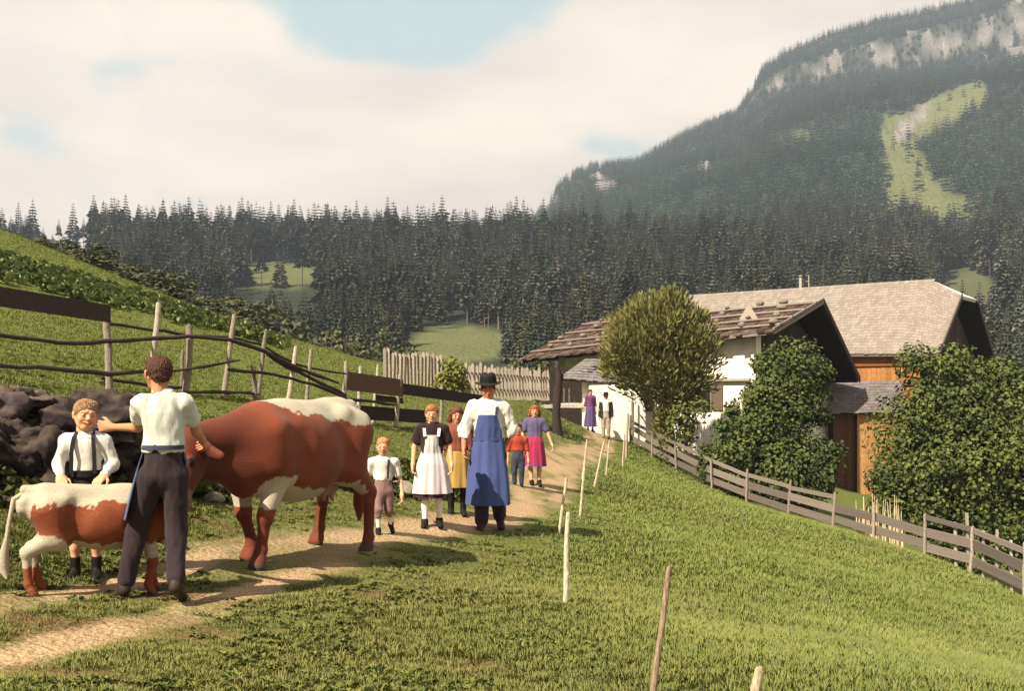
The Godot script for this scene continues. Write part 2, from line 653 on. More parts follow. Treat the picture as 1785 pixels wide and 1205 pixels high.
func rock(u: float, y: float, d: float) -> float:   # bare pale rock
	if d < 800.0:
		return 0.0
	var top := table(TOP_ROW, u)
	var s := 0.0
	var n := wob.get_noise_2d(u * 2.6, y * 5.0)
	if u > 1280.0:
		var band := table([[1280, 160], [1330, 150], [1400, 128], [1450, 108], [1520, 96], [1600, 84], [1660, 62], [1720, 50], [1790, 50], [2400, -20]], u)
		var half := table([[1280, 10], [1400, 20], [1500, 22], [1620, 34], [1690, 54], [1790, 70], [3000, 80]], u)
		s = (1.0 - smoothstep(0.45, 1.05, absf(y - band) / half + 1.3 * n)) * smoothstep(-0.35, 0.25, wob.get_noise_2d(u * 1.3 + 40.0, y * 1.2))
	s = maxf(s, blob(u, y, 1056, 326, 22, 11))
	s = maxf(s, blob(u, y, 1226, 290, 15, 8))
	s = maxf(s, stretch(u, y, Vector2(1612, 186), Vector2(1568, 236), 10, 12))
	if u < 1090.0 and u > 940.0:
		s = maxf(s, (1.0 - smoothstep(10.0, 34.0, y - top)) * smoothstep(-0.1, 0.25, n) * (1.0 - smoothstep(1050.0, 1085.0, u)))
	return s


func build_far() -> void:
	var g := Geo.new()
	var m := Geo.new()
	var us: Array[float] = []
	var u := -1700.0
	while u <= 3500.0:
		us.append(u)
		u += 9.0 if u > -60.0 and u < 1850.0 else 60.0
	var ds: Array[float] = []
	var d := 56.0
	while d < 460.0:
		ds.append(d)
		d *= 1.035
	var cut := ds.size() - 1
	while d < 2600.0:
		ds.append(d)
		d *= 1.012 if d > 1180.0 and d < 1520.0 else 1.03
	for i in ds.size():
		for q in us:
			var x: float = (q - CX) * ds[i] / F
			var z := -ds[i]
			var h := far_h(x, z)
			var y := HZ - h * F / ds[i]
			var n := 0.5 + 0.5 * wob.get_noise_2d(x * 4.0, z * 4.0)
			var c := Color(0.028, 0.042, 0.028).lerp(Color(0.050, 0.064, 0.036), n)
			var ps := pasture(q, y, ds[i])
			var rk := rock(q, y, ds[i])
			c = c.lerp(Color(0.135, 0.165, 0.062).lerp(Color(0.21, 0.215, 0.092), n), ps)
			c = c.lerp(Color(0.22, 0.20, 0.205).lerp(Color(0.48, 0.43, 0.41), n * n), rk)
			if rk > 0.2:
				h += rk * 9.0 * wob.get_noise_2d(x * 3.0, z * 8.0)
			for t in ([g, m] if i == cut else [g] if i < cut else [m]):
				t.v.append(Vector3(x, h, z)); t.n.append(Vector3.UP); t.c.append(c)
	for t in [g, m]:
		var w := us.size()
		for i in t.v.size() / w - 1:
			for j in w - 1:
				var k: int = i * w + j
				t.ix.append_array([k, k + w, k + 1, k + 1, k + w, k + w + 1])
		smooth(t, w)
	structure("hillside", g.mesh(), mat(Color.WHITE, 1.0, "soil", Vector3.ONE * 0.05, 40.0, true))
	structure("mountain", m.mesh(), mat(Color.WHITE, 1.0, "crag", Vector3(0.02, 0.008, 0.02), 150.0, true))


# ---------------------------------------------------------------- conifers
func conifer(tiers: int, per: int, tall: float, wide: float, sd: int, bare_to: float, leafcol: Color) -> ArrayMesh:
	var g := Geo.new()
	var r := RandomNumberGenerator.new()
	r.seed = sd
	for i in tiers:
		var t := i / (tiers - 1.0)
		var y := lerpf(tall * bare_to, tall * 0.985, t)
		var w := wide * (1.0 - t) ** 0.8 * r.randf_range(0.75, 1.15) + 0.12
		var a0 := r.randf() * TAU
		for k in per:
			var a := a0 + TAU * (k + r.randf_range(-0.25, 0.25)) / per
			var l := w * r.randf_range(0.65, 1.15)
			var out := Vector3(cos(a), 0, sin(a))
			var side := Vector3(-sin(a), 0, cos(a))
			var root := Vector3(0, y, 0)
			var mid := root + out * l * 0.55 + Vector3.DOWN * l * 0.10
			var tip := root + out * l + Vector3.DOWN * l * r.randf_range(0.25, 0.5)
			var hang := Vector3.DOWN * l * 0.32
			var s := l * 0.26
			g.col = leafcol.lerp(leafcol * 1.5, r.randf())
			g.quad(root, mid + side * s, tip, mid - side * s, Vector3.UP)
			g.quad(root, mid + hang, tip, mid, side)
	g.quad(Vector3(0.12, tall * 0.93, 0), Vector3(0, tall, 0), Vector3(-0.12, tall * 0.93, 0), Vector3(0, tall * 0.9, 0.1), Vector3.BACK)
	return g.mesh()


func stem(tall: float, r: float, col: Color, sides := 6) -> ArrayMesh:
	var g := Geo.new()
	g.col = col
	g.tube([Vector3(0, -1.0, 0), Vector3(0, tall * 0.3, 0), Vector3(0, tall * 0.97, 0)], [r, r * 0.8, r * 0.12], sides)
	return g.mesh()


func crest_row(u: float) -> float:   # the near hill hides what lies below this row
	return table([[-100, 360], [0, 405], [200, 482], [400, 562], [560, 614], [650, 640], [960, 690], [1785, 800]], u)


func build_forest() -> void:
	var needle := mat(Color.WHITE, 0.95)
	var barkm := mat(Color.WHITE, 0.95)
	var kinds := [conifer(17, 8, 20.0, 4.0, 1, 0.16, Color(0.047, 0.060, 0.048)), conifer(15, 8, 22.0, 3.8, 2, 0.42, Color(0.049, 0.058, 0.048)), conifer(16, 9, 18.0, 4.4, 3, 0.07, Color(0.062, 0.067, 0.046))]
	var trunks := [stem(20.0, 0.22, Color(0.06, 0.05, 0.043)), stem(22.0, 0.24, Color(0.10, 0.08, 0.068)), stem(18.0, 0.2, Color(0.055, 0.046, 0.04))]
	var spots: Array = []
	rng.seed = 5
	var tries := 0
	while tries < 5200:
		tries += 1
		var u := rng.randf_range(-160.0, 1960.0)
		var d := sqrt(rng.randf_range(105.0 ** 2, 520.0 ** 2))
		var x := (u - CX) * d / F
		var h := far_h(x, -d)
		var y := HZ - h * F / d
		var p := pasture(u, y, d)
		if p > 0.35:
			continue
		var size := rng.randf_range(0.62, 1.22)
		var kind := rng.randi() % 3
		if u < 160.0:
			if d > 300.0 and rng.randf() < 0.94:
				continue
			size *= 0.62
		elif d < 190.0:
			size *= rng.randf_range(0.35, 0.75)
			kind = 2 if rng.randf() < 0.7 else 0
		elif u > 375.0 and u < 590.0 and d > 355.0 and d < 410.0:
			kind = 1
			size = rng.randf_range(1.0, 1.15)
		if u >= 160.0:
			size = minf(size, rng.randf_range(70.0, 135.0) * d / (20.0 * F))
		var top := y - 20.0 * size * F / d
		if top > crest_row(u) + 4.0:
			continue
		# a tree must not stand in front of the open pastures
		var veil := false
		for q in 7:
			var v := y - q * 3.0 * size * F / d
			if d < 330.0 and (blob(u, v, 480, 478, 92, 20) > 0.5 or blob(u, v, 800, 600, 95, 30) > 0.5) and rng.randf() < 0.97:
				veil = true
		if veil:
			continue
		spots.append([20.0 * size / d, x, h, -d, size, kind])
	for q in [[33, 392, 520, 1.0, 0], [58, 394, 505, 1.18, 2], [128, 412, 520, 1.2, 0]]:
		var p := at(q[0], q[1], q[2])
		spots.append([0.08, p.x, far_h(p.x, p.z), p.z, q[3], q[4]])
	# what shows largest stands as trees of their own: those on the skyline and along the edges first
	for s in spots:
		var u: float = CX - F * s[1] / s[3]
		var y: float = HZ + F * s[2] / s[3]
		var key: float = s[0]
		if -s[3] > 430.0 and u < 950.0 and rng.randf() < 0.3:
			key += 0.06
		if u > 1250.0 and y > 470.0 or u > 950.0 and y > 560.0:
			key -= 0.2
		s.append(key)
	spots.sort_custom(func(a, b): return a[6] > b[6])
	var protos: Array = []
	var rest: Array = [[], [], []]
	var tints: Array = [PackedColorArray(), PackedColorArray(), PackedColorArray()]
	for i in spots.size():
		var s: Array = spots[i]
		var where := Vector3(s[1], s[2], s[3])
		var turn := rng.randf() * TAU
		var k: int = s[5]
		if i < 290:
			var o := Node3D.new()
			o.name = numbered("conifer_tree")
			add_child(o)
			part("trunk", trunks[k], barkm, o)
			part("crown", kinds[k], needle, o)
			o.position = where
			o.rotation.y = turn
			o.scale = Vector3(s[4] * rng.randf_range(0.85, 1.15), s[4], s[4])
			var y: float = HZ + F * s[2] / s[3]
			var u: float = CX + F * s[1] / -s[3]
			var z := "beside the barn at the right edge"
			for q in [[100, "over the hilltop at the far left"], [210, "over the first fence posts"], [310, "above the tall boy's head"], [400, "just left of the upper clearing"], [490, "above the left half of the upper clearing"], [580, "above the right half of the upper clearing"], [680, "above the cow's rump"], [760, "above the nearer paling fence"], [860, "above the lower clearing"], [950, "above the farmer's hat"], [1040, "above the porch"], [1250, "above the round willow"], [1430, "above the farmhouse gable"], [1630, "above the barn ridge"]]:
				if u < q[0]:
					z = q[1]
					break
			var size := "tall" if s[4] > 1.0 else "middling" if s[4] > 0.75 else "small"
			var place := "on the skyline ridge" if -s[3] > 430.0 and u < 950.0 else "with bare lower trunk" if k == 1 else "low on the slope" if y > 520.0 else "on the forest slope"
			tag(o, "%s dark spruce %s %s" % [size, place, z], "tree", "%s spruces %s %s" % [size, place, z])
		else:
			var b := Basis(Vector3.UP, turn).scaled(Vector3(s[4] * rng.randf_range(0.85, 1.2), s[4], s[4]))
			rest[k].append(Transform3D(b, where))
			var w := rng.randf_range(0.55, 1.35) * (1.0 if rng.randf() < 0.75 else 1.6)
			tints[k].append(Color(w * rng.randf_range(0.95, 1.25), w, w * rng.randf_range(0.85, 1.1)))
	var forest := Node3D.new()
	forest.name = "forest"
	add_child(forest)
	forest.set_meta("kind", "stuff")
	tag(forest, "dark conifer forest covering the slope behind the farm", "forest")
	for k in 3:
		stuff("crowns", kinds[k], needle, rest[k], tints[k], forest)
		if k == 1:
			stuff("trunks", trunks[k], barkm, rest[k], tints[k], forest)
	# the mountain's own trees
	var small := [conifer(8, 6, 18.0, 3.4, 7, 0.04, Color(0.046, 0.068, 0.054)), conifer(7, 6, 15.0, 4.4, 8, 0.02, Color(0.068, 0.092, 0.056))]
	var mt: Array = [[], []]
	var mc: Array = [PackedColorArray(), PackedColorArray()]
	tries = 0
	while tries < 21000:
		tries += 1
		var u := rng.randf_range(930.0, 1960.0)
		var d := sqrt(rng.randf_range(430.0 ** 2, 1560.0 ** 2))
		var x := (u - CX) * d / F
		var h := far_h(x, -d)
		var y := HZ - h * F / d
		var patch := wob.get_noise_2d(x * 0.9 + 333.0, d * 0.9)
		if pasture(u, y, d) > 0.15 + 0.75 * rng.randf() ** 2 and rng.randf() < 0.93 or rock(u, y, d) > 0.2 + 0.5 * rng.randf() or patch > 0.45 and rng.randf() < 0.6:
			continue
		var k := 1 if u > 1520.0 and y > 250.0 and rng.randf() < 0.75 or rng.randf() < 0.2 else 0
		var s := rng.randf_range(0.55, 1.05)
		mt[k].append(Transform3D(Basis(Vector3.UP, rng.randf() * TAU).scaled(Vector3(s * 1.15, s, s * 1.15)), Vector3(x, h - 0.5, -d)))
		var w := rng.randf_range(0.8, 1.5)
		var warm := clampf(0.5 + 1.4 * wob.get_noise_2d(x * 0.5, d * 0.5), 0.0, 1.0)
		mc[k].append(Color(w * lerpf(0.85, 1.15, warm), w * lerpf(1.1, 1.05, warm), w * lerpf(1.1, 0.9, warm)))
	var wood := Node3D.new()
	wood.name = "mountain_forest"
	add_child(wood)
	wood.set_meta("kind", "stuff")
	tag(wood, "far forest covering the mountain flank under the cliffs", "forest")
	for k in 2:
		stuff("crowns", small[k], needle, mt[k], mc[k], wood)


# ---------------------------------------------------------------- farm buildings
func slab(g: Geo, a: Vector3, b: Vector3, c: Vector3, d: Vector3, thick: float) -> void:   # a roof plane with thickness below it
	var n := (b - a).cross(d - a).normalized()
	if n.y < 0.0:
		n = -n
	var t := n * -thick
	g.hexa([a, b, c, d, a + t, b + t, c + t, d + t])


func shingles(eave0: Vector3, eave1: Vector3, ridge0: Vector3, ridge1: Vector3, rows: int, wide: float, thick: float, rough: float, c0: Color, c1: Color, sd: int) -> ArrayMesh:
	var g := Geo.new()
	var r := RandomNumberGenerator.new()
	r.seed = sd
	var n := (eave1 - eave0).cross(ridge0 - eave0).normalized()
	if n.y < 0.0:
		n = -n
	for i in rows:
		var t0 := (i - 0.35) / rows
		var t1 := minf((i + 1.12) / rows, 1.0)
		var run := eave0.distance_to(eave1)
		var x := -0.02
		while x < 1.0:
			var w := wide * r.randf_range(0.7, 1.3) / run
			var x1 := minf(x + w * 0.96, 1.01)
			var j0 := t0 + r.randf_range(-0.12, 0.12) / rows * (1.0 + rough)
			var lift := n * (thick * (1.2 + rough * r.randf_range(0.0, 1.2)))
			var low := n * thick * 0.15
			var p := func(u: float, v: float) -> Vector3: return eave0.lerp(eave1, u).lerp(ridge0.lerp(ridge1, u), v)
			g.col = c0.lerp(c1, r.randf())
			var a: Vector3 = p.call(x, j0)
			var b: Vector3 = p.call(x1, j0)
			var c: Vector3 = p.call(x1, t1)
			var d: Vector3 = p.call(x, t1)
			g.quad(a + lift, b + lift, c + low * 2.0, d + low * 2.0, n)
			g.quad(a + lift, b + lift, b, a, eave0 - ridge0)
			g.quad(a + lift, d + low * 2.0, d, a, eave0 - eave1)
			g.quad(b + lift, c + low * 2.0, c, b, eave1 - eave0)
			x += w
	return g.mesh()


func boulder(r: Vector3, sd: int, detail := 10, rough := 0.25, moss := 0.0) -> ArrayMesh:
	var g := Geo.new()
	var n := FastNoiseLite.new()
	n.seed = sd
	n.frequency = 0.7
	n.fractal_octaves = 4
	var crack := FastNoiseLite.new()
	crack.seed = sd
	crack.noise_type = FastNoiseLite.TYPE_CELLULAR
	crack.cellular_return_type = FastNoiseLite.RETURN_DISTANCE
	crack.frequency = 1.0
	crack.fractal_type = FastNoiseLite.FRACTAL_NONE
	var w := detail * 2 + 1
	for i in detail + 1:
		for j in w:
			var a := PI * i / detail
			var b := TAU * j / (w - 1)
			var p := Vector3(sin(a) * cos(b), cos(a), sin(a) * sin(b))
			var f := 1.0 + rough * 1.2 * n.get_noise_3dv(p * 1.6)
			if moss > 0.0:   # broken faces with cracks between them
				f += rough * (1.1 * crack.get_noise_3dv(p * 1.5 + Vector3.ONE * sd) + 0.5 * crack.get_noise_3dv(p * 3.6 + Vector3.ONE * sd)) + 0.05 * n.get_noise_3dv(p * 9.0)
			else:
				f += rough * 0.8 * absf(n.get_noise_3dv(p * 4.0 + Vector3.ONE * 9.0))
			g.v.append(p * f * r)
			g.n.append(p)
			var c := 0.5 + 0.5 * n.get_noise_3dv(p * 3.0)
			g.c.append(Color(1, 1, 1).lerp(Color(0.6, 0.58, 0.56), c))
	for i in detail:
		for j in w - 1:
			var k := i * w + j
			g.ix.append_array([k, k + 1, k + w, k + 1, k + w + 1, k + w])
	var acc := PackedVector3Array()
	acc.resize(g.v.size())
	for i in range(0, g.ix.size(), 3):
		var q := (g.v[g.ix[i + 1]] - g.v[g.ix[i]]).cross(g.v[g.ix[i + 2]] - g.v[g.ix[i]])
		if q.dot(g.v[g.ix[i]]) > 0.0:
			var s := g.ix[i + 1]
			g.ix[i + 1] = g.ix[i + 2]
			g.ix[i + 2] = s
		else:
			q = -q
		for k in 3:
			acc[g.ix[i + k]] += q
	for i in g.v.size():
		g.n[i] = acc[i].normalized() if acc[i].length() > 1e-12 else g.n[i]
	for i in detail + 1:
		var s := (acc[i * w] + acc[i * w + w - 1]).normalized()
		g.n[i * w] = s
		g.n[i * w + w - 1] = s
	if moss > 0.0:   # lichen and moss on what faces up
		for i in g.n.size():
			var m := smoothstep(0.35, 0.75, g.n[i].y + 0.55 * n.get_noise_3dv(g.n[i] * 3.5 + Vector3.ONE * 3.0)) * moss
			g.c[i] = (g.c[i] * Color(0.36, 0.36, 0.52)).lerp(Color(0.85, 0.80, 0.50), m * 0.45)
	return g.mesh()


func window_part(parent: Node, at0: Vector3, right: Vector3, up: Vector3, out: Vector3, wide: float, tall: float, frame_m: Material, glass_m: Material, shutter_m: Material) -> void:
	var g := Geo.new()
	for s in [-1.0, 1.0]:
		g.board(at0 + right * s * (wide / 2 + 0.03) - up * (tall / 2 + 0.06), at0 + right * s * (wide / 2 + 0.03) + up * (tall / 2 + 0.06), right * 0.035, out * 0.05)
		g.board(at0 - right * wide / 2 + up * s * (tall / 2 + 0.03), at0 + right * wide / 2 + up * s * (tall / 2 + 0.03), up * 0.03, out * 0.05)
	g.board(at0 - up * tall / 2, at0 + up * tall / 2, right * 0.02, out * 0.03)
	var w := part("window", g.mesh(), frame_m, parent)
	for s in [-1.0, 1.0]:
		var p := Geo.new()
		p.board(at0 + right * s * wide / 4 - up * tall / 2, at0 + right * s * wide / 4 + up * tall / 2, right * (wide / 4 - 0.02), out * 0.012)
		part("pane", p.mesh(), glass_m, w)
		var h := Geo.new()
		h.board(at0 + right * s * (wide / 2 + 0.32) - up * (tall / 2 + 0.04), at0 + right * s * (wide / 2 + 0.32) + up * (tall / 2 + 0.04), right * 0.23, out * 0.045)
		part("shutter", h.mesh(), shutter_m, w)


func planks(parent: Node, called: String, p0: Vector3, p1: Vector3, up: Vector3, low: Array, high: Array, count: int, out: Vector3, cols: Array, m: Material, sd: int) -> void:
	# upright boards side by side from p0 to p1; low and high give the heights of their ends at both sides
	var r := RandomNumberGenerator.new()
	r.seed = sd
	for i in count:
		var t := (i + 0.5) / count
		var g := Geo.new()
		g.col = (cols[0] as Color).lerp(cols[1], r.randf())
		var q := p0.lerp(p1, t)
		var half := (p1 - p0) / count * 0.485
		var t0 := float(i) / count
		var t1 := (i + 1.0) / count
		var o := out * (0.03 + r.randf_range(0.0, 0.012))
		var la := q - half + up * (lerpf(low[0], low[1], t0))
		var lb := q + half + up * (lerpf(low[0], low[1], t1))
		var ha := q - half + up * (lerpf(high[0], high[1], t0))
		var hb := q + half + up * (lerpf(high[0], high[1], t1))
		g.hexa([la, lb, lb + o, la + o, ha, hb, hb + o, ha + o])
		part(called, g.mesh(), m, parent)


func build_farm() -> void:
	var plaster := mat(Color(0.78, 0.74, 0.66), 0.95, "limewash", Vector3.ONE * 0.25, 0.0, true)
	var timber := mat(Color.WHITE, 0.85, "wood", Vector3(3, 0.4, 3), 0.6)
	var glass := mat(Color(0.02, 0.022, 0.025), 0.12)
	var dark := mat(Color(0.035, 0.024, 0.019), 0.9, "wood", Vector3(3, 0.6, 3), 0.8)
	var shing := mat(Color.WHITE, 0.95, "soil", Vector3.ONE * 1.2, 0.6)
	var rockm := mat(Color(0.40, 0.35, 0.30), 0.95, "soil", Vector3.ONE * 2.0, 1.0)
	var U := Vector3.UP
	# the farmhouse
	var h := thing("farmhouse", "old farmhouse with white plastered walls and dark stone-weighted shingle roof", "house", Vector3(10.0, -2.6, -44.0))
	var inv := Transform3D(Basis(), -h.position)
	var a := Vector3(-0.78, 0, -0.626)
	var E0 := at(1345, 578, 42.0)
	var A0 := at(1432, 525, 45.0)
	var V0 := at(1496, 662, 48.5)
	var E := func(t: float) -> Vector3: return E0 + a * t - U * 0.055 * t
	var A := func(t: float) -> Vector3: return A0 + a * t - U * 0.028 * t
	var V := func(t: float) -> Vector3: return V0 + a * t
	var L := 11.4
	var mid := 5.6
	var low := func(t: float) -> Vector3: return E.call(t) + (E.call(t) - A.call(t)) * 0.22 + U * 0.18   # the left half reaches further down
	var g := Geo.new()
	slab(g, E.call(0.0), E.call(mid), A.call(mid), A.call(0.0), 0.16)
	var roof := part("roof", _moved(g, inv), dark, h)
	g = Geo.new()
	slab(g, low.call(mid), low.call(L), A.call(L), A.call(mid), 0.16)
	part("roof", _moved(g, inv), dark, h)
	g = Geo.new()
	slab(g, V.call(0.0), V.call(L), A.call(L), A.call(0.0), 0.16)
	part("roof", _moved(g, inv), dark, h)
	var c0 := Color(0.105, 0.070, 0.058)
	var c1 := Color(0.26, 0.190, 0.160)
	for q in [[E.call(0.0), E.call(mid), A.call(0.0), A.call(mid), 21], [low.call(mid), low.call(L), A.call(mid), A.call(L), 22]]:
		var s := part("shingles", shingles(q[0] - h.position, q[1] - h.position, q[2] - h.position, q[3] - h.position, 13, 0.28, 0.035, 1.6, c0, c1, q[4]), shing, roof)
		s.set_meta("kind", "stuff")
	# poles laid across the shingles, and the stones that weigh them down
	rng.seed = 77
	var nrm := (E0 - A0).cross(a).normalized()
	if nrm.y < 0:
		nrm = -nrm
	for k in 4:
		var f := 0.13 + 0.24 * k
		g = Geo.new()
		g.col = Color(0.30, 0.24, 0.21)
		g.tube([E.call(-0.1).lerp(A.call(-0.1), f) + nrm * 0.12, E.call(2.8).lerp(A.call(2.8), f + 0.01) + nrm * 0.13, E.call(mid).lerp(A.call(mid), f) + nrm * 0.12], [0.055, 0.06, 0.05], 6)
		part("pole", _moved(g, inv), timber, roof)
		g = Geo.new()
		g.col = Color(0.27, 0.21, 0.185)
		g.tube([low.call(mid).lerp(A.call(mid), f) + nrm * 0.12, low.call(8.4).lerp(A.call(8.4), f - 0.01) + nrm * 0.13, low.call(L).lerp(A.call(L), f) + nrm * 0.12], [0.055, 0.06, 0.05], 6)
		part("pole", _moved(g, inv), timber, roof)
	var stones := [boulder(Vector3(0.26, 0.15, 0.2), 1, 6), boulder(Vector3(0.2, 0.17, 0.18), 2, 6), boulder(Vector3(0.3, 0.13, 0.17), 3, 6)]
	for k in 34:
		var t := 0.3 + 11.0 * k / 34.0 + rng.randf_range(-0.15, 0.15)
		var f: float = [0.16, 0.40, 0.64, 0.88][k % 4] + rng.randf_range(-0.03, 0.03)
		var p: Vector3 = (E.call(t) if t < mid else low.call(t)).lerp(A.call(t), f) + nrm * 0.22
		var b := Basis(U, rng.randf() * TAU).scaled(Vector3.ONE * rng.randf_range(0.45, 0.85))
		part("stone", stones[k % 3], rockm, roof, Transform3D(b, p - h.position))
	g = Geo.new()   # one pale three-cornered slab of stone near the eave
	var tp: Vector3 = E.call(2.0).lerp(A.call(2.0), 0.45) + nrm * 0.1
	g.col = Color(0.62, 0.52, 0.44)
	g.hexa([tp + a * 0.42, tp - a * 0.42, tp - a * 0.42 - U * 0.05, tp + a * 0.42 - U * 0.05, tp + a * 0.02 + U * 0.5 + nrm * 0.1, tp - a * 0.06 + U * 0.5 + nrm * 0.1, tp - a * 0.06 + U * 0.5, tp + a * 0.02 + U * 0.5])
	part("stone", _moved(g, inv), shing, roof)
	# verge boards
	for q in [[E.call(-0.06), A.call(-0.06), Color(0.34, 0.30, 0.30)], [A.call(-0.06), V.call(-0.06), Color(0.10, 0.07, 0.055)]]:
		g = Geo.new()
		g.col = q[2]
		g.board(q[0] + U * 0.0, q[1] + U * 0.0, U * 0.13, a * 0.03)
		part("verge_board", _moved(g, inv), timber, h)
	g = Geo.new()
	g.col = Color(0.30, 0.24, 0.21)
	g.board(E.call(-0.05) - U * 0.05, E.call(mid) - U * 0.05, U * 0.07, a.cross(U) * 0.03)
	part("eave_board", _moved(g, inv), timber, h)
	# walls: front wall set back under the eave, gable wall set back under the verge
	var front := func(t: float, y: float) -> Vector3:
		var p: Vector3 = E0.lerp(A0, 0.15) + a * t
		return Vector3(p.x, y, p.z)
	var backw := func(t: float, y: float) -> Vector3:
		var p: Vector3 = V0.lerp(A0, 0.2) + a * t
		return Vector3(p.x, y, p.z)
	var ridge_t := func(t: float) -> Vector3: return A.call(t)
	var base := -4.6
	var out := (E0 - A0)
	out.y = 0
	out = out.normalized()
	g = Geo.new()
	var t0 := 1.0
	var t1 := 10.6
	var wf := E0.lerp(A0, 0.15).y - 0.22
	var wf1 := wf - 0.055 * t1
	g.hexa([front.call(t0, base), front.call(t1, base), front.call(t1, base) - out * 0.4, front.call(t0, base) - out * 0.4, front.call(t0, wf), front.call(t1, wf1), front.call(t1, wf1 + 0.25) - out * 0.4, front.call(t0, wf + 0.25) - out * 0.4])
	part("wall", _moved(g, inv), plaster, h)
	g = Geo.new()   # lower part of the gable wall, in plaster
	var gy := 0.35
	g.hexa([front.call(t0 + 0.01, base) - out * 0.4, backw.call(t0 + 0.01, base), backw.call(t0 + 0.4, base), front.call(t0 + 0.4, base) - out * 0.4, front.call(t0 + 0.01, gy) - out * 0.4, backw.call(t0 + 0.01, gy), backw.call(t0 + 0.4, gy), front.call(t0 + 0.4, gy) - out * 0.4])
	part("wall", _moved(g, inv), plaster, h)
	g = Geo.new()
	g.hexa([backw.call(t0, base), backw.call(t1, base), backw.call(t1, base) + out * 0.4, backw.call(t0, base) + out * 0.4, backw.call(t0, 1.1), backw.call(t1, 1.1), backw.call(t1, 1.2) + out * 0.4, backw.call(t0, 1.2) + out * 0.4])
	part("wall", _moved(g, inv), plaster, h)
	g = Geo.new()
	g.hexa([front.call(t1, base), backw.call(t1, base), backw.call(t1 - 0.4, base), front.call(t1 - 0.4, base), front.call(t1, 1.9), backw.call(t1, 0.9), backw.call(t1 - 0.4, 0.9), front.call(t1 - 0.4, 1.9)])
	part("wall", _moved(g, inv), plaster, h)
	# upper gable in dark boards, up to the ridge
	var rp: Vector3 = A.call(t0)
	var fr: Vector3 = front.call(t0, gy) - out * 0.4
	var bk: Vector3 = backw.call(t0, gy)
	var rm := Vector3(rp.x, gy, rp.z)
	var split_at := fr.lerp(bk, 0.40)
	planks(h, "gable_board", fr - h.position, split_at - h.position, U, [-0.02, -0.02], [wf - gy + 0.1, rp.y - gy - 0.35], 12, -a, [Color(0.05, 0.034, 0.027), Color(0.085, 0.058, 0.045)], timber, 3)
	planks(h, "gable_board", split_at - h.position, bk - h.position, U, [-0.02, -0.02], [rp.y - gy - 0.35, 1.0], 16, -a, [Color(0.05, 0.034, 0.027), Color(0.085, 0.058, 0.045)], timber, 4)
	# a ledge board and windows on the sunny front
	g = Geo.new()
	g.col = Color(0.45, 0.40, 0.35)
	g.board(front.call(1.2, 0.86) + out * 0.06, front.call(4.6, 0.86) + out * 0.06, U * 0.05, out * 0.12)
	part("ledge", _moved(g, inv), timber, h)
	var fm := mat(Color(0.16, 0.12, 0.09), 0.7)
	var sh := mat(Color(0.10, 0.075, 0.05), 0.8)
	for q in [[3.35, 0.15], [6.6, 0.1]]:
		window_part(h, front.call(q[0], q[1]) + out * 0.02 - h.position, a, U, out, 0.75, 0.95, fm, glass, sh)
	# the white vaulted oven built against the house
	var ov := thing("bake_oven", "white plastered outdoor oven with rounded top beside the farmhouse path", "oven", at(1077, 700, 42.7) - Vector3(0, 1.72, 0))
	g = Geo.new()
	var prof: Array = []
	prof.append(Vector2(-1.08, -0.6))
	prof.append(Vector2(-1.08, 2.35))
	for k in 10:
		var an := PI / 2.0 * k / 9.0
		prof.append(Vector2(-0.15 + 1.22 * sin(an), 1.25 + 1.12 * cos(an)))
	prof.append(Vector2(1.10, -0.6))
	var np := prof.size()
	var cy := Vector3(0, 0.6, 0)
	for k in np:
		var p0: Vector2 = prof[k]
		var p1: Vector2 = prof[(k + 1) % np]
		var m := (p0 + p1) / 2 - Vector2(0, 0.9)
		g.quad(Vector3(p0.x, p0.y, 0), Vector3(p1.x, p1.y, 0), Vector3(p1.x, p1.y, -2.2), Vector3(p0.x, p0.y, -2.2), Vector3(m.x, m.y, 0))
		for zz in [0.0, -2.2]:
			g.quad(Vector3(p0.x, p0.y, zz), Vector3(p1.x, p1.y, zz), Vector3(0, 0.9, zz), Vector3(0, 0.9, zz), Vector3(0, 0, 1 if zz == 0.0 else -1))
	part("vault", g.mesh(), plaster, ov)
	g = Geo.new()
	g.col = Color(0.30, 0.24, 0.19)
	g.board(Vector3(0.55, 0.0, 0.03), Vector3(0.55, 1.75, 0.03), Vector3(0.03, 0, 0), Vector3(0, 0, 0.02))
	g.board(Vector3(0.78, 0.0, 0.03), Vector3(0.78, 1.6, 0.03), Vector3(0.02, 0, 0), Vector3(0, 0, 0.02))
	part("door_batten", g.mesh(), timber, ov)
	# lean-to roof over the porch, on a white pillar
	var po := thing("porch", "open porch with grey shingle lean-to roof on a white pillar", "porch", at(1020, 700, 44.0) - Vector3(0, 1.6, 0))
	inv = Transform3D(Basis(), -po.position)
	g = Geo.new()
	var r0 := at(978, 659, 43.2)
	var r1 := at(1102, 668, 43.6)
	var r2 := at(1108, 624, 46.5)
	var r3 := at(1022, 626, 46.0)
	slab(g, r0, r1, r2, r3, 0.10)
	var pr := part("roof", _moved(g, inv), dark, po)
	var ps := part("shingles", shingles(r0 - po.position, r1 - po.position, r3 - po.position, r2 - po.position, 8, 0.22, 0.025, 0.6, Color(0.24, 0.22, 0.225), Color(0.36, 0.33, 0.33), 31), shing, pr)
	ps.set_meta("kind", "stuff")
	g = Geo.new()
	var pb := at(1022, 740, 43.9)
	g.board(Vector3(pb.x, -2.2, pb.z), Vector3(pb.x, at(0, 660, 43.9).y, pb.z), Vector3(0.17, 0, 0), Vector3(0, 0, 0.17))
	part("pillar", _moved(g, inv), plaster, po)
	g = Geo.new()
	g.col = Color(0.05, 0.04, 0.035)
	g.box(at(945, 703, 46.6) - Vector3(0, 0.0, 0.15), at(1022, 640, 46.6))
	part("back_wall", _moved(g, inv), timber, po)
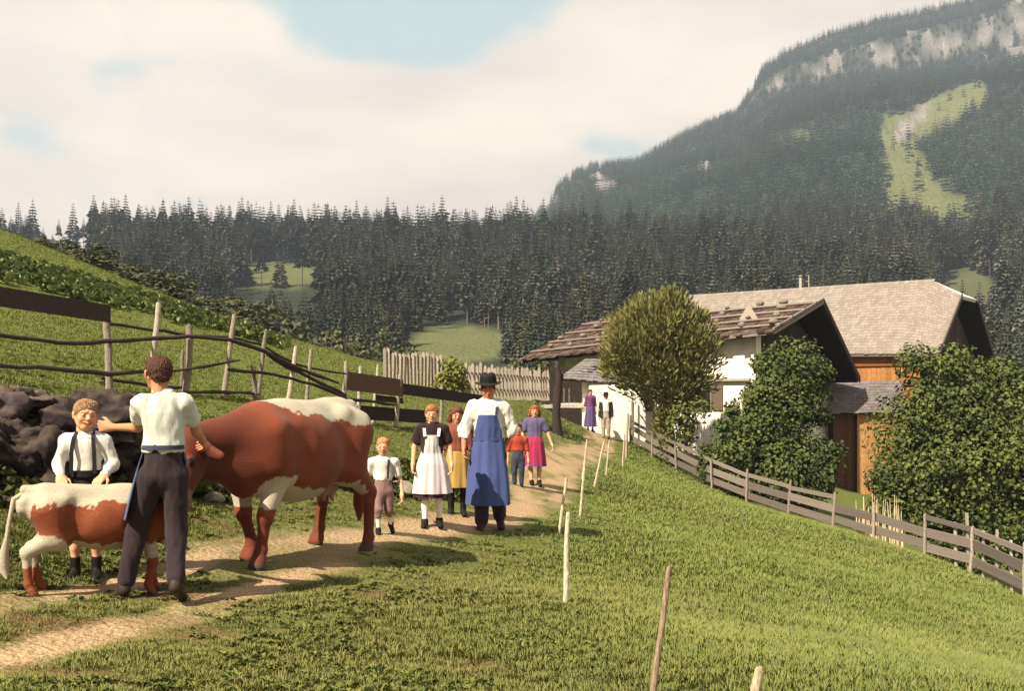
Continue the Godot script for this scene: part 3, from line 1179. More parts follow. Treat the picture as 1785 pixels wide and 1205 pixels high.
	for k in 6:
		g = Geo.new()
		g.col = Color(0.22, 0.17, 0.14)
		var q := at(974 + 9 * k, 704, 43.8)
		g.board(q, q + U * 0.62, Vector3(0.025, 0, 0), Vector3(0, 0, 0.025))
		part("baluster", _moved(g, inv), timber, po)
	g = Geo.new()
	g.col = Color(0.66, 0.60, 0.53)
	g.board(at(940, 709, 43.4), at(1018, 707, 43.7), U * 0.07, Vector3(0, 0, 0.09))
	part("floor_beam", _moved(g, inv), timber, po)
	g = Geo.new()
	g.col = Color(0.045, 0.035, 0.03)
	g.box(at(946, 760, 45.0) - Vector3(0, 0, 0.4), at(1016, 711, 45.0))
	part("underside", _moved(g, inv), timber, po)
	# the barn behind
	var bn := thing("barn", "large barn with broad pale grey shingle roof and orange timber wall", "barn", Vector3(18.0, -4.0, -58.0))
	inv = Transform3D(Basis(), -bn.position)
	var ba := Vector3(-0.795, 0, -0.606)
	var bp := Vector3(-0.606, 0, 0.795)
	var RR := at(1620, 487, 60.0)
	var ge := RR - ba * 2.1
	var eh := 2.42
	var EL := func(t: float) -> Vector3:
		var p: Vector3 = ge + bp * 5.6 + ba * t
		return Vector3(p.x, eh + 0.02 * t, p.z)
	var hip := func(s: float) -> Vector3:
		var p: Vector3 = ge + bp * s
		return Vector3(p.x, lerpf(RR.y, eh, absf(s) / 5.6), p.z)
	var BL := 17.5
	var RL: Vector3 = RR + ba * (BL - 2.6)
	g = Geo.new()   # front plane: a fan of slabs
	slab(g, EL.call(0.0), EL.call(BL), RL, RR, 0.2)
	var broof := part("roof", _moved(g, inv), dark, bn)
	g = Geo.new()
	slab(g, EL.call(0.0), RR, hip.call(1.5), hip.call(3.5), 0.2)
	part("roof", _moved(g, inv), dark, bn)
	g = Geo.new()
	slab(g, RR, hip.call(1.5), hip.call(0.0) - U * 1.9 * 0.0 + Vector3(0, hip.call(1.5).y - hip.call(0.0).y, 0), hip.call(-1.5), 0.18)
	part("hip", _moved(g, inv), shing, bn)
	g = Geo.new()
	var B0: Vector3 = ge - bp * 5.6
	B0.y = eh - 0.4
	slab(g, B0, B0 + ba * BL, RL, RR, 0.2)
	slab(g, B0, RR, hip.call(-1.5), hip.call(-1.5), 0.2)
	part("roof", _moved(g, inv), dark, bn)
	var bc0 := Color(0.33, 0.285, 0.25)
	var bc1 := Color(0.44, 0.385, 0.335)
	var s1 := part("shingles", shingles(EL.call(2.6) - bn.position, EL.call(BL) - bn.position, RR - bn.position, RL - bn.position, 26, 0.24, 0.018, 0.3, bc0, bc1, 41), shing, broof)
	s1.set_meta("kind", "stuff")
	var s2 := part("shingles", shingles(EL.call(0.0) - bn.position, EL.call(2.6) - bn.position, hip.call(1.5) - bn.position, RR - bn.position, 26, 0.24, 0.018, 0.3, bc0, bc1, 42), shing, broof)
	s2.set_meta("kind", "stuff")
	g = Geo.new()
	g.col = Color(0.20, 0.16, 0.15)
	g.board(EL.call(-0.05) - U * 0.08, EL.call(BL) - U * 0.08, U * 0.10, bp * 0.04)
	part("gutter_board", _moved(g, inv), timber, bn)
	g = Geo.new()
	g.col = Color(0.16, 0.12, 0.10)
	g.board(EL.call(-0.05), hip.call(1.5), U * 0.14, ba * 0.04)
	part("verge_board", _moved(g, inv), timber, bn)
	g = Geo.new()
	g.col = Color(0.16, 0.12, 0.10)
	g.board(hip.call(-1.5), B0, U * 0.14, ba * 0.04)
	part("verge_board", _moved(g, inv), timber, bn)
	# barn walls: orange boards in front, dark boards in the gable
	var w0: Vector3 = ge + bp * 5.15 + ba * 1.0
	var w1: Vector3 = ge + bp * 5.15 + ba * 16.0
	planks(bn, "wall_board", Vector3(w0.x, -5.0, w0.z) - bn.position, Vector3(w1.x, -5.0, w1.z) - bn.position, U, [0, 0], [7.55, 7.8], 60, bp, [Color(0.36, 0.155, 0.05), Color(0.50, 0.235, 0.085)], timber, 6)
	g = Geo.new()
	g.col = Color(0.26, 0.11, 0.04)
	for yy in [1.9, 0.9]:
		g.board(Vector3(w0.x, yy, w0.z) + bp * 0.09, Vector3(w1.x, yy, w1.z) + bp * 0.09, U * 0.08, bp * 0.04)
	part("beam", _moved(g, inv), timber, bn)
	var g0: Vector3 = ge + bp * 4.6 + ba * 0.95
	var g1: Vector3 = ge - bp * 4.6 + ba * 0.95
	var gm := (g0 + g1) / 2.0
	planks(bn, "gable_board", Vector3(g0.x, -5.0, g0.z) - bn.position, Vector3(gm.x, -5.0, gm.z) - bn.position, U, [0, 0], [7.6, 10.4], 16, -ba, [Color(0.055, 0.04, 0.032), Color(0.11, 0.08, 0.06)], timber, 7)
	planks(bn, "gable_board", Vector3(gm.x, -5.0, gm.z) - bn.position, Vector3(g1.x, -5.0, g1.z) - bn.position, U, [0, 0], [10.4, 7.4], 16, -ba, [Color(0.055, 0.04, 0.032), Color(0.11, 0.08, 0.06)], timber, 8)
	g = Geo.new()
	g.col = Color(0.06, 0.045, 0.035)
	g.board(Vector3(g0.x, -5.0, g0.z) + ba * 0.2, Vector3(g0.x, 2.6, g0.z) + ba * 0.2, ba * 0.12, bp * 0.12)
	part("corner_post", _moved(g, inv), timber, bn)
	# the small vent pipe on the barn ridge
	var vp := RR + ba * 7.4
	g = Geo.new()
	g.col = Color(0.62, 0.58, 0.54)
	g.tube([vp - U * 0.3, vp + U * 0.62], [0.09, 0.09], 8)
	g.tube([vp + U * 0.66, vp + U * 0.74], [0.16, 0.05], 8)
	g.tube([vp + ba * -0.5 - U * 0.2, vp + ba * -0.5 + U * 0.7], [0.03, 0.03], 6)
	part("vent_pipe", _moved(g, inv), shing, bn)
	# the low shed between them
	var sd := thing("shed", "low timber shed with grey lean-to roof between farmhouse and big bush", "shed", Vector3(15.6, -3.6, -48.0))
	inv = Transform3D(Basis(), -sd.position)
	var q0 := at(1446, 719, 47.0)
	var q1 := at(1578, 718, 47.0)
	var q2 := at(1570, 664, 49.4)
	var q3 := at(1448, 666, 49.4)
	g = Geo.new()
	slab(g, q0, q1, q2, q3, 0.12)
	var sr := part("roof", _moved(g, inv), dark, sd)
	var ss := part("shingles", shingles(q0 - sd.position, q1 - sd.position, q3 - sd.position, q2 - sd.position, 11, 0.26, 0.02, 0.5, Color(0.20, 0.175, 0.175), Color(0.29, 0.255, 0.25), 51), shing, sr)
	ss.set_meta("kind", "stuff")
	var k0 := at(1452, 700, 47.5)
	var k1 := at(1490, 700, 47.5)
	var k2 := at(1568, 700, 47.5)
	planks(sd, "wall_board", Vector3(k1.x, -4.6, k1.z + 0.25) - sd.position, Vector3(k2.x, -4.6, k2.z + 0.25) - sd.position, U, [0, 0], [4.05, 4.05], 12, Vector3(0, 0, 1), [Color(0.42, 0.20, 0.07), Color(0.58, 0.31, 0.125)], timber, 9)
	planks(sd, "wall_board", Vector3(k0.x, -4.6, k0.z) - sd.position, Vector3(k1.x, -4.6, k1.z) - sd.position, U, [0, 0], [4.05, 4.05], 6, Vector3(0, 0, 1), [Color(0.13, 0.062, 0.034), Color(0.18, 0.085, 0.045)], timber, 10)  # left boards painted dark for the shadow cast by the farmhouse
	g = Geo.new()
	g.col = Color(0.07, 0.045, 0.035)
	g.box(Vector3(k0.x + 0.02, -4.6, k0.z - 1.6), Vector3(k2.x - 0.02, -0.45, k0.z - 0.1))
	part("body", _moved(g, inv), timber, sd)


func _moved(g: Geo, x: Transform3D) -> ArrayMesh:
	for i in g.v.size():
		g.v[i] = x * g.v[i]
	return g.mesh()


# ---------------------------------------------------------------- fences and stakes
func wavy(pts: Array, r: float, sd: int, wob_amp: float) -> Geo:   # a crooked pole through image points [px, py, d]
	var g := Geo.new()
	var rr := RandomNumberGenerator.new()
	rr.seed = sd
	var p: Array = []
	var q: Array = []
	for i in pts.size() - 1:
		var a := at(pts[i][0], pts[i][1], pts[i][2])
		var b := at(pts[i + 1][0], pts[i + 1][1], pts[i + 1][2])
		var n := maxi(3, int(a.distance_to(b) / 0.28))
		for k in n:
			p.append(a.lerp(b, float(k) / n) + Vector3(rr.randf_range(-1, 1), rr.randf_range(-1, 1), rr.randf_range(-1, 1)) * wob_amp)
			q.append(r * rr.randf_range(0.8, 1.2))
	p.append(at(pts[-1][0], pts[-1][1], pts[-1][2]))
	q.append(r * 0.6)
	g.tube(p, q, 7)
	return g


func stick(a: Vector3, b: Vector3, r: float, col: Color, sd: int, split_top := true) -> Geo:
	var g := Geo.new()
	var rr := RandomNumberGenerator.new()
	rr.seed = sd
	var p: Array = []
	var q: Array = []
	for k in 6:
		p.append(a.lerp(b, k / 5.0) + Vector3(rr.randf_range(-1, 1), 0, rr.randf_range(-1, 1)) * r * 0.25)
		q.append(r * rr.randf_range(0.9, 1.1) * lerpf(1.05, 0.85, k / 5.0))
	g.col = col
	g.tube(p, q, 7, 0.8)
	if split_top:
		for i in 7:
			g.v[5 * 7 + i].y += r * 0.9 * sin(i * 0.9)
	return g


func build_fences() -> void:
	var wood := mat(Color.WHITE, 0.9, "wood", Vector3(6, 1.2, 6), 0.5)
	var U := Vector3.UP
	var grey := Color(0.33, 0.28, 0.23)
	var pale := Color(0.52, 0.46, 0.37)
	# the wattle fence on the bank to the left
	var f := thing("rail_fence", "rustic fence of grey posts, crooked dark rails and brown planks on the bank", "fence", at(300, 690, 15.0))
	var o := f.position
	var inv := Transform3D(Basis(), -o)
	var i := 0
	for q in [[187, 541, 191, 700, 14.5, 0.052, 0.9], [277, 531, 262, 705, 15.2, 0.042, 1.15], [331, 571, 324, 705, 15.6, 0.052, 0.85], [319, 612, 317, 705, 15.8, 0.025, 0.8], [410, 551, 386, 712, 16.3, 0.040, 0.95], [464, 577, 447, 715, 16.9, 0.036, 0.85], [441, 640, 449, 716, 16.7, 0.04, 0.75],
		[516, 607, 499, 730, 17.6, 0.042, 1.15], [542, 611, 532, 735, 18.0, 0.034, 0.95], [604, 633, 594, 755, 18.9, 0.044, 1.0], [629, 641, 622, 755, 19.3, 0.036, 1.15], [659, 638, 649, 760, 19.8, 0.036, 1.15], [698, 655, 688, 765, 20.3, 0.044, 1.0], [770, 672, 768, 765, 21.8, 0.038, 0.9], [838, 684, 836, 768, 23.3, 0.042, 0.85], [-60, 505, -58, 690, 12.2, 0.055, 0.9]]:
		var a := at(q[0], q[1], q[4])
		var b := at(q[2], q[3], q[4])
		i += 1
		part("post", _moved(stick(b, a, q[5], grey.lerp(pale, clampf(q[6] - 0.8, 0.0, 0.4) * 2.5) * q[6], i), inv), wood, f)
	var dk := Color(0.085, 0.066, 0.055)
	i = 0
	for q in [
		[0.030, [[-70, 570, 12.1], [0, 583, 12.8], [100, 598, 13.6], [187, 596, 14.4], [280, 590, 15.1], [330, 587, 15.5], [400, 592, 16.2], [460, 613, 16.8], [512, 638, 17.5], [590, 668, 18.6]]],
		[0.030, [[-70, 628, 12.1], [0, 637, 12.8], [100, 643, 13.6], [187, 651, 14.4], [275, 648, 15.1]]],
		[0.022, [[187, 565, 14.6], [262, 574, 15.2], [330, 585, 15.7], [400, 587, 16.4], [455, 600, 17.0], [505, 630, 17.6], [545, 643, 18.1], [604, 652, 18.8]]],
		[0.026, [[176, 660, 14.5], [262, 672, 15.2], [330, 676, 15.7]]],
		[0.022, [[262, 650, 15.0], [330, 643, 15.5], [418, 628, 16.3]]],
		[0.028, [[398, 645, 16.1], [455, 650, 16.7], [512, 661, 17.4], [560, 676, 17.9], [604, 694, 18.7]]],
		[0.032, [[466, 616, 16.9], [500, 640, 17.4], [560, 668, 18.2], [604, 690, 18.8]]],
		[0.024, [[322, 683, 15.5], [400, 684, 16.2], [452, 688, 16.8]]],
		[0.026, [[590, 695, 18.7], [640, 700, 19.4], [690, 706, 20.2]]]]:
		i += 1
		var g := wavy(q[1], q[0], 100 + i, 0.012)
		for k in g.c.size():
			g.c[k] = dk * (0.8 + 0.15 * (i % 3))
		part("rail", _moved(g, inv), wood, f)
	for q in [[[-60, 507, 12.1], [190, 547, 14.4], 0.115, Color(0.075, 0.056, 0.05)], [[598, 663, 18.8], [702, 677, 20.3], 0.16, Color(0.15, 0.095, 0.07)], [[700, 678, 20.4], [842, 698, 23.2], 0.105, Color(0.05, 0.038, 0.032)], [[622, 719, 19.2], [742, 727, 21.2], 0.125, Color(0.05, 0.038, 0.03)], [[654, 694, 19.7], [702, 699, 20.4], 0.055, Color(0.06, 0.045, 0.035)]]:
		var g := Geo.new()
		g.col = q[3]
		var a := at(q[0][0], q[0][1], q[0][2])
		var b := at(q[1][0], q[1][1], q[1][2])
		var back := Vector3(0, 0, -0.075)
		g.board(a + back, b + back, U * q[2], Vector3(0.3, 0, 1).normalized() * 0.02)
		part("plank", _moved(g, inv), wood, f)
	# two stretches of garden paling beyond
	for q in [[at(668, 662, 30.5), at(770, 670, 31.5), 17, 0.86, "weathered garden paling fence behind the brown planks, nearer the forest", 60], [at(808, 691, 31.5), at(958, 694, 37.5), 26, 0.98, "sunlit garden paling fence between the small bush and the farmhouse porch", 61]]:
		var p := thing("paling_fence", q[4], "fence", q[0], 0.0, "garden paling fences")
		var rr := RandomNumberGenerator.new()
		rr.seed = q[5]
		var ab: Vector3 = q[1] - q[0]
		for k in q[2]:
			var t: float = (k + 0.5) / q[2]
			var g := Geo.new()
			g.col = Color(0.40, 0.33, 0.275).lerp(Color(0.60, 0.52, 0.42), rr.randf())
			var lean := Vector3(rr.randf_range(-0.03, 0.03), 0, 0)
			var b: Vector3 = ab * t + Vector3(0, rr.randf_range(-0.1, -0.05), 0)
			var tall: float = q[3] * rr.randf_range(0.92, 1.08)
			g.board(b, b + U * tall + lean, Vector3(0.043, 0, 0), Vector3(0, 0, 0.012))
			g.hexa([b + U * tall + lean + Vector3(-0.043, 0, -0.012), b + U * tall + lean + Vector3(0.043, 0, -0.012), b + U * tall + lean + Vector3(0.043, 0, 0.012), b + U * tall + lean + Vector3(-0.043, 0, 0.012), b + U * (tall + 0.06) + lean + Vector3(-0.005, 0, -0.012), b + U * (tall + 0.06) + lean + Vector3(0.005, 0, -0.012), b + U * (tall + 0.06) + lean + Vector3(0.005, 0, 0.012), b + U * (tall + 0.06) + lean + Vector3(-0.005, 0, 0.012)])
			part("paling", g.mesh(), wood, p)
		for hh in [0.22, 0.68]:
			var g := Geo.new()
			g.col = Color(0.33, 0.27, 0.22)
			g.board(U * hh - Vector3(0, 0, 0.035), ab + U * hh - Vector3(0, 0, 0.035), U * 0.035, Vector3(0, 0, 0.02))
			part("rail", g.mesh(), wood, p)
	# the board fence down the meadow edge on the right
	var r := thing("board_fence", "long low fence of weathered grey boards along the lower edge of the meadow", "fence", Vector3(7, -3.0, -32))
	inv = Transform3D(Basis(), -r.position)
	var nodes: Array[Vector3] = []
	for q in [[1098, 42], [1135, 40], [1178, 38], [1240, 35.2], [1300, 33], [1372, 31], [1450, 29], [1523, 27], [1610, 25], [1690, 23], [1785, 20], [1890, 17.4], [2080, 14.6], [2350, 12.2]]:
		var x: float = (q[0] - CX) * q[1] / F
		nodes.append(Vector3(x, land(x, -q[1]), -q[1]))
	var rr := RandomNumberGenerator.new()
	rr.seed = 12
	for k in nodes.size():
		var b := nodes[k]
		var tall := 1.02 + rr.randf_range(-0.08, 0.08)
		part("post", _moved(stick(b - U * 0.25, b + U * tall + Vector3(rr.randf_range(-0.04, 0.10), 0, 0) + Vector3(0, 0, 0.0), 0.045, Color(0.42, 0.36, 0.29) * rr.randf_range(0.7, 1.1), 200 + k), inv), wood, r)
	for k in nodes.size() - 1:
		var a := nodes[k]
		var b := nodes[k + 1]
		var side := (b - a).cross(U).normalized()
		var over := (b - a) * 0.03
		for q in [[0.90, 0.055, 0.020], [0.60, 0.10, 0.022], [0.27, 0.095, 0.022]]:
			if q[0] > 0.8 and (k == 6 or k == 7):
				continue
			var g := Geo.new()
			g.col = Color(0.17, 0.145, 0.125).lerp(Color(0.32, 0.275, 0.235), rr.randf())
			var j0 := rr.randf_range(-0.04, 0.04)
			var j1 := rr.randf_range(-0.04, 0.04)
			g.board(a - over + U * (q[0] + j0) - side * 0.07, b + over + U * (q[0] + j1) - side * (0.07 + 0.012 * (k % 2)), U * q[1], side * q[2])
			part("board", _moved(g, inv), wood, r)
	for k in 9:   # palings near the lower end
		var t := 8.6 + k * 0.27
		var n0 := int(t)
		var b := nodes[n0].lerp(nodes[n0 + 1], t - n0)
		var side := (nodes[n0 + 1] - nodes[n0]).cross(U).normalized()
		var g := Geo.new()
		g.col = Color(0.42, 0.36, 0.31).lerp(Color(0.62, 0.55, 0.48), rr.randf())
		var al := (nodes[n0 + 1] - nodes[n0]).normalized()
		b -= side * 0.12
		g.board(b, b + U * rr.randf_range(0.95, 1.25) + al * rr.randf_range(-0.1, 0.1), al * 0.045, side * 0.014)
		part("paling", _moved(g, inv), wood, r)
	# stakes of the pasture wire, one by one
	var stakes := [
		[990, 896, 985, 1053, 8.2, 0.022, Color(0.72, 0.66, 0.50), "white upright stake in the grass, nearest of the row beside the path"],
		[1166, 991, 1134, 1235, 5.6, 0.018, Color(0.36, 0.27, 0.19), "thin brown leaning stake in the meadow, closest to the camera but one"],
		[1322, 1168, 1306, 1260, 4.9, 0.028, Color(0.62, 0.53, 0.38), "short thick stake with splintered pale top at the lower picture edge"],
		[987, 836, 972, 919, 12.9, 0.019, Color(0.70, 0.62, 0.46), "pale stake leaning right just behind the white upright stake"],
		[1023, 768, 1010, 884, 15.2, 0.019, Color(0.68, 0.58, 0.44), "pale slanting stake, third from the front along the path edge"],
		[1022, 782, 1011, 852, 19.4, 0.017, Color(0.66, 0.55, 0.42), "thin stake standing half hidden behind the third slanting stake"],
		[1053, 770, 1034, 843, 20.5, 0.020, Color(0.66, 0.58, 0.46), "pale leaning stake in front of the couple by the oven"],
		[1062, 768, 1055, 828, 23.5, 0.018, Color(0.66, 0.58, 0.46), "pale nearly upright stake in front of the dark-jacketed man"],
		[1088, 758, 1085, 804, 30.0, 0.026, Color(0.58, 0.47, 0.37), "short stake before the white oven wall"],
		[1094, 722, 1091, 782, 37.0, 0.045, Color(0.50, 0.38, 0.30), "stout brown gate post where the board fence begins by the oven"],
	]
	i = 0
	for q in stakes:
		i += 1
		var b := at(q[2], q[3], q[4])
		b.y = minf(land(b.x, b.z) + 0.0, b.y + 0.05)
		var t := at(q[0], q[1], q[4])
		var s := part("pasture_stake", stick(Vector3(0, -0.06, 0), t - b, q[5], q[6], 300 + i).mesh(), wood, self)
		s.position = b
		tag(s, q[7], "stake", "stakes of the pasture wire")
	# dark trunk beside the path under the palings
	var tr := thing("tree_trunk", "dark dead tree trunk standing beside the path below the paling fence", "trunk", Vector3(at(971, 0, 36).x, land(at(971, 0, 36).x, -36.0), -36.0))
	var g := Geo.new()
	g.col = Color(0.06, 0.047, 0.042)
	g.tube([Vector3(0.05, -0.3, 0), Vector3(0, 0.15, 0), Vector3(-0.03, 0.8, 0), Vector3(0.02, 1.5, 0.02), Vector3(0.06, 2.05, 0), Vector3(0.02, 2.3, 0)], [0.26, 0.17, 0.13, 0.15, 0.10, 0.03], 10)
	part("stem", g.mesh(), wood, tr)
	g = Geo.new()
	g.col = Color(0.07, 0.055, 0.048)
	g.tube([Vector3(0, 1.6, 0), Vector3(-0.2, 1.95, 0.05), Vector3(-0.28, 2.25, 0.1)], [0.09, 0.06, 0.02], 6)
	g.tube([Vector3(0, 1.5, 0), Vector3(0.16, 1.9, -0.05), Vector3(0.2, 2.15, -0.1)], [0.09, 0.05, 0.02], 6)
	part("branch_stub", g.mesh(), wood, tr)
	# the rock face behind the boys
	var rk := thing("rock_outcrop", "dark mossy rock outcrop behind the boy at the calf", "rock", Vector3(-3.95, land(-3.95, -9.0), -9.0))
	var rm := mat(Color(0.175, 0.140, 0.105), 0.95, "crag", Vector3.ONE * 0.5, 2.5)
	var rl := mat(Color(0.30, 0.245, 0.19), 0.95, "crag", Vector3.ONE * 0.5, 2.5)
	for q in [[150, 758, 9.4, 0.62, 0.42, 0.45, rm, 1], [70, 825, 8.9, 0.52, 0.48, 0.5, rm, 2], [5, 790, 8.7, 0.42, 0.40, 0.5, rm, 3], [40, 712, 9.5, 0.50, 0.22, 0.5, rl, 4], [220, 800, 9.6, 0.34, 0.40, 0.4, rm, 5], [-60, 750, 9.0, 0.6, 0.6, 0.5, rl, 6], [20, 880, 8.3, 0.35, 0.22, 0.3, rm, 7], [210, 715, 9.8, 0.40, 0.19, 0.4, rm, 8]]:
		part("boulder", boulder(Vector3(q[3], q[4], q[5]), 60 + q[7], 40, 0.34, 0.75), q[6], rk, Transform3D(Basis(), at(q[0], q[1], q[2]) - rk.position))
	# a few pale stones at the foot of the bank behind the cow
	rng.seed = 31
	for q in [[352, 818, 10.6, 0.09, "pale stone lying in the weeds just left of the cow's chest"], [378, 838, 10.3, 0.11, "flat pale stone in the weeds below the cow's muzzle"], [372, 872, 10.0, 0.08, "small pale stone at the foot of the bank by the cow's front hooves"], [700, 815, 13.2, 0.16, "light grey field stone between the small boy and the girl in the apron"]]:
		var p := at(q[0], q[1], q[2])
		p.y = land(p.x, p.z) + q[3] * 0.25
		var s := part("field_stone", boulder(Vector3(q[3] * 1.3, q[3] * 0.8, q[3]), 80 + int(q[0]), 8), mat(Color(0.5, 0.45, 0.39), 0.95, "soil", Vector3.ONE * 2.0, 1.0), self)
		s.position = p
		tag(s, q[4], "stone", "pale stones along the bank")


# ---------------------------------------------------------------- leaves and grass
func leafy(lobes: Array, count: int, size: float, c0: Color, c1: Color, sd: int, shoot := 0.0) -> ArrayMesh:
	var g := Geo.new()
	var r := RandomNumberGenerator.new()
	r.seed = sd
	var n := FastNoiseLite.new()
	n.seed = sd
	n.frequency = 0.9
	var tot := 0.0
	var all: Array = lobes.duplicate()
	for l in lobes:   # smaller sprays stand out of every large one
		for k in 6:
			var o := Vector3(r.randfn(), r.randfn() * 0.8 + 0.25, r.randfn()).normalized()
			all.append([l[0] + o * l[1] * r.randf_range(0.75, 1.08), l[1] * r.randf_range(0.22, 0.45)])
	lobes = all
	for l in lobes:
		tot += l[1].x * l[1].y
	for l in lobes:
		var m := int(count * l[1].x * l[1].y / tot)
		for k in m:
			var o := Vector3(r.randfn(), r.randfn(), r.randfn()).normalized()
			var rad := pow(r.randf(), 0.40)
			rad *= 1.0 + 0.22 * n.get_noise_3dv(o * 2.3 + l[0])
			var p: Vector3 = l[0] + o * l[1] * rad
			if n.get_noise_3dv(p * 1.7) < -0.28:
				continue   # gaps between the sprays
			var up := (o * 0.8 + Vector3(r.randf_range(-1, 1), r.randf_range(-0.4, 1.2), r.randf_range(-1, 1)) * 0.8).normalized()
			var ax := up.cross(Vector3(r.randf_range(-1, 1), r.randf_range(-1, 1), r.randf_range(-1, 1))).normalized()
			if shoot > 0.0:   # slim leaves along upright shoots
				ax = (o * 0.75 + Vector3.UP * shoot + Vector3(r.randf_range(-1, 1), r.randf_range(-1, 1), r.randf_range(-1, 1)) * 0.35).normalized()
				up = ax.cross(Vector3(r.randf_range(-1, 1), r.randf_range(-1, 1), r.randf_range(-1, 1))).normalized()
			var bi := ax.cross(up).normalized()
			var s := size * r.randf_range(0.6, 1.3)
			var wd := s * (0.16 if shoot > 0.0 else 0.42)
			var t := clampf(0.5 + 0.9 * n.get_noise_3dv(p * 0.9 + Vector3.ONE * 40.0) + r.randf_range(-0.25, 0.25), 0.0, 1.0)
			g.col = c0.lerp(c1, t)
			var kk := g.v.size()
			var tip := p + ax * s
			var mid := p + ax * s * 0.45 + up * s * 0.06
			g.v.append(p); g.v.append(mid + bi * wd); g.v.append(tip); g.v.append(mid - bi * wd)
			for q in 4:
				g.n.append(up); g.c.append(g.col)
			g.ix.append_array([kk, kk + 2, kk + 1, kk, kk + 3, kk + 2])
	return g.mesh()


func branches(g: Geo, from: Vector3, lobes: Array, r: float, sd: int) -> void:
	var q := RandomNumberGenerator.new()
	q.seed = sd
	for l in lobes:
		var m: Vector3 = from.lerp(l[0], 0.5) + Vector3(q.randf_range(-0.2, 0.2), q.randf_range(0, 0.25), q.randf_range(-0.2, 0.2))
		g.tube([from, m, l[0], l[0] + Vector3(q.randf_range(-0.3, 0.3), 0.6 * l[1].y, q.randf_range(-0.3, 0.3))], [r, r * 0.7, r * 0.4, r * 0.1], 6)


func tuft(sd: int, blades: int, tall: float, spread: float, broad := 1.0) -> ArrayMesh:
	var g := Geo.new()
	var r := RandomNumberGenerator.new()
	r.seed = sd
	for k in blades:
		var a := r.randf() * TAU
		var o := Vector3(cos(a), 0, sin(a))
		var b := o * spread * sqrt(r.randf())
		var l := tall * r.randf_range(0.55, 1.1)
		var lean := o.rotated(Vector3.UP, r.randf_range(-0.8, 0.8)) * l * r.randf_range(0.15, 0.75)
		var s := Vector3(-sin(a), 0, cos(a)) * tall * 0.045 * broad * r.randf_range(0.8, 1.3)
		var m := b + Vector3.UP * l * 0.6 + lean * 0.35
		var t := b + Vector3.UP * l * r.randf_range(0.75, 1.0) + lean
		var c := r.randf_range(0.75, 1.25)
		g.col = Color(c * r.randf_range(0.9, 1.15), c, c * 0.9)
		var nn := (Vector3.UP + o * 0.2).normalized()
		var kk := g.v.size()
		for p in [b - s, b + s, m + s * 0.9, m - s * 0.9, t]:
			g.v.append(p); g.n.append(nn); g.c.append(g.col)
		g.ix.append_array([kk, kk + 2, kk + 1, kk, kk + 3, kk + 2, kk + 3, kk + 4, kk + 2])
	return g.mesh()


func rosette(sd: int, leaves: int, size: float, rise: float) -> ArrayMesh:
	var g := Geo.new()
	var r := RandomNumberGenerator.new()
	r.seed = sd
	for k in leaves:
		var a := TAU * k / leaves + r.randf_range(-0.4, 0.4)
		var o := Vector3(cos(a), 0, sin(a))
		var s := Vector3(-sin(a), 0, cos(a)) * size * r.randf_range(0.25, 0.4)
		var up := rise * r.randf_range(0.3, 1.3)
		var b := o * size * 0.1 + Vector3.UP * up * 0.5
		var m := o * size * 0.55 + Vector3.UP * (up * 1.0 + size * 0.15)
		var t := o * size * r.randf_range(0.9, 1.2) + Vector3.UP * up * 0.75
		var c := r.randf_range(0.75, 1.3)
		g.col = Color(c, c, c * 0.95)
		g.quad(b, m + s, t, m - s, Vector3.UP)
	return g.mesh()


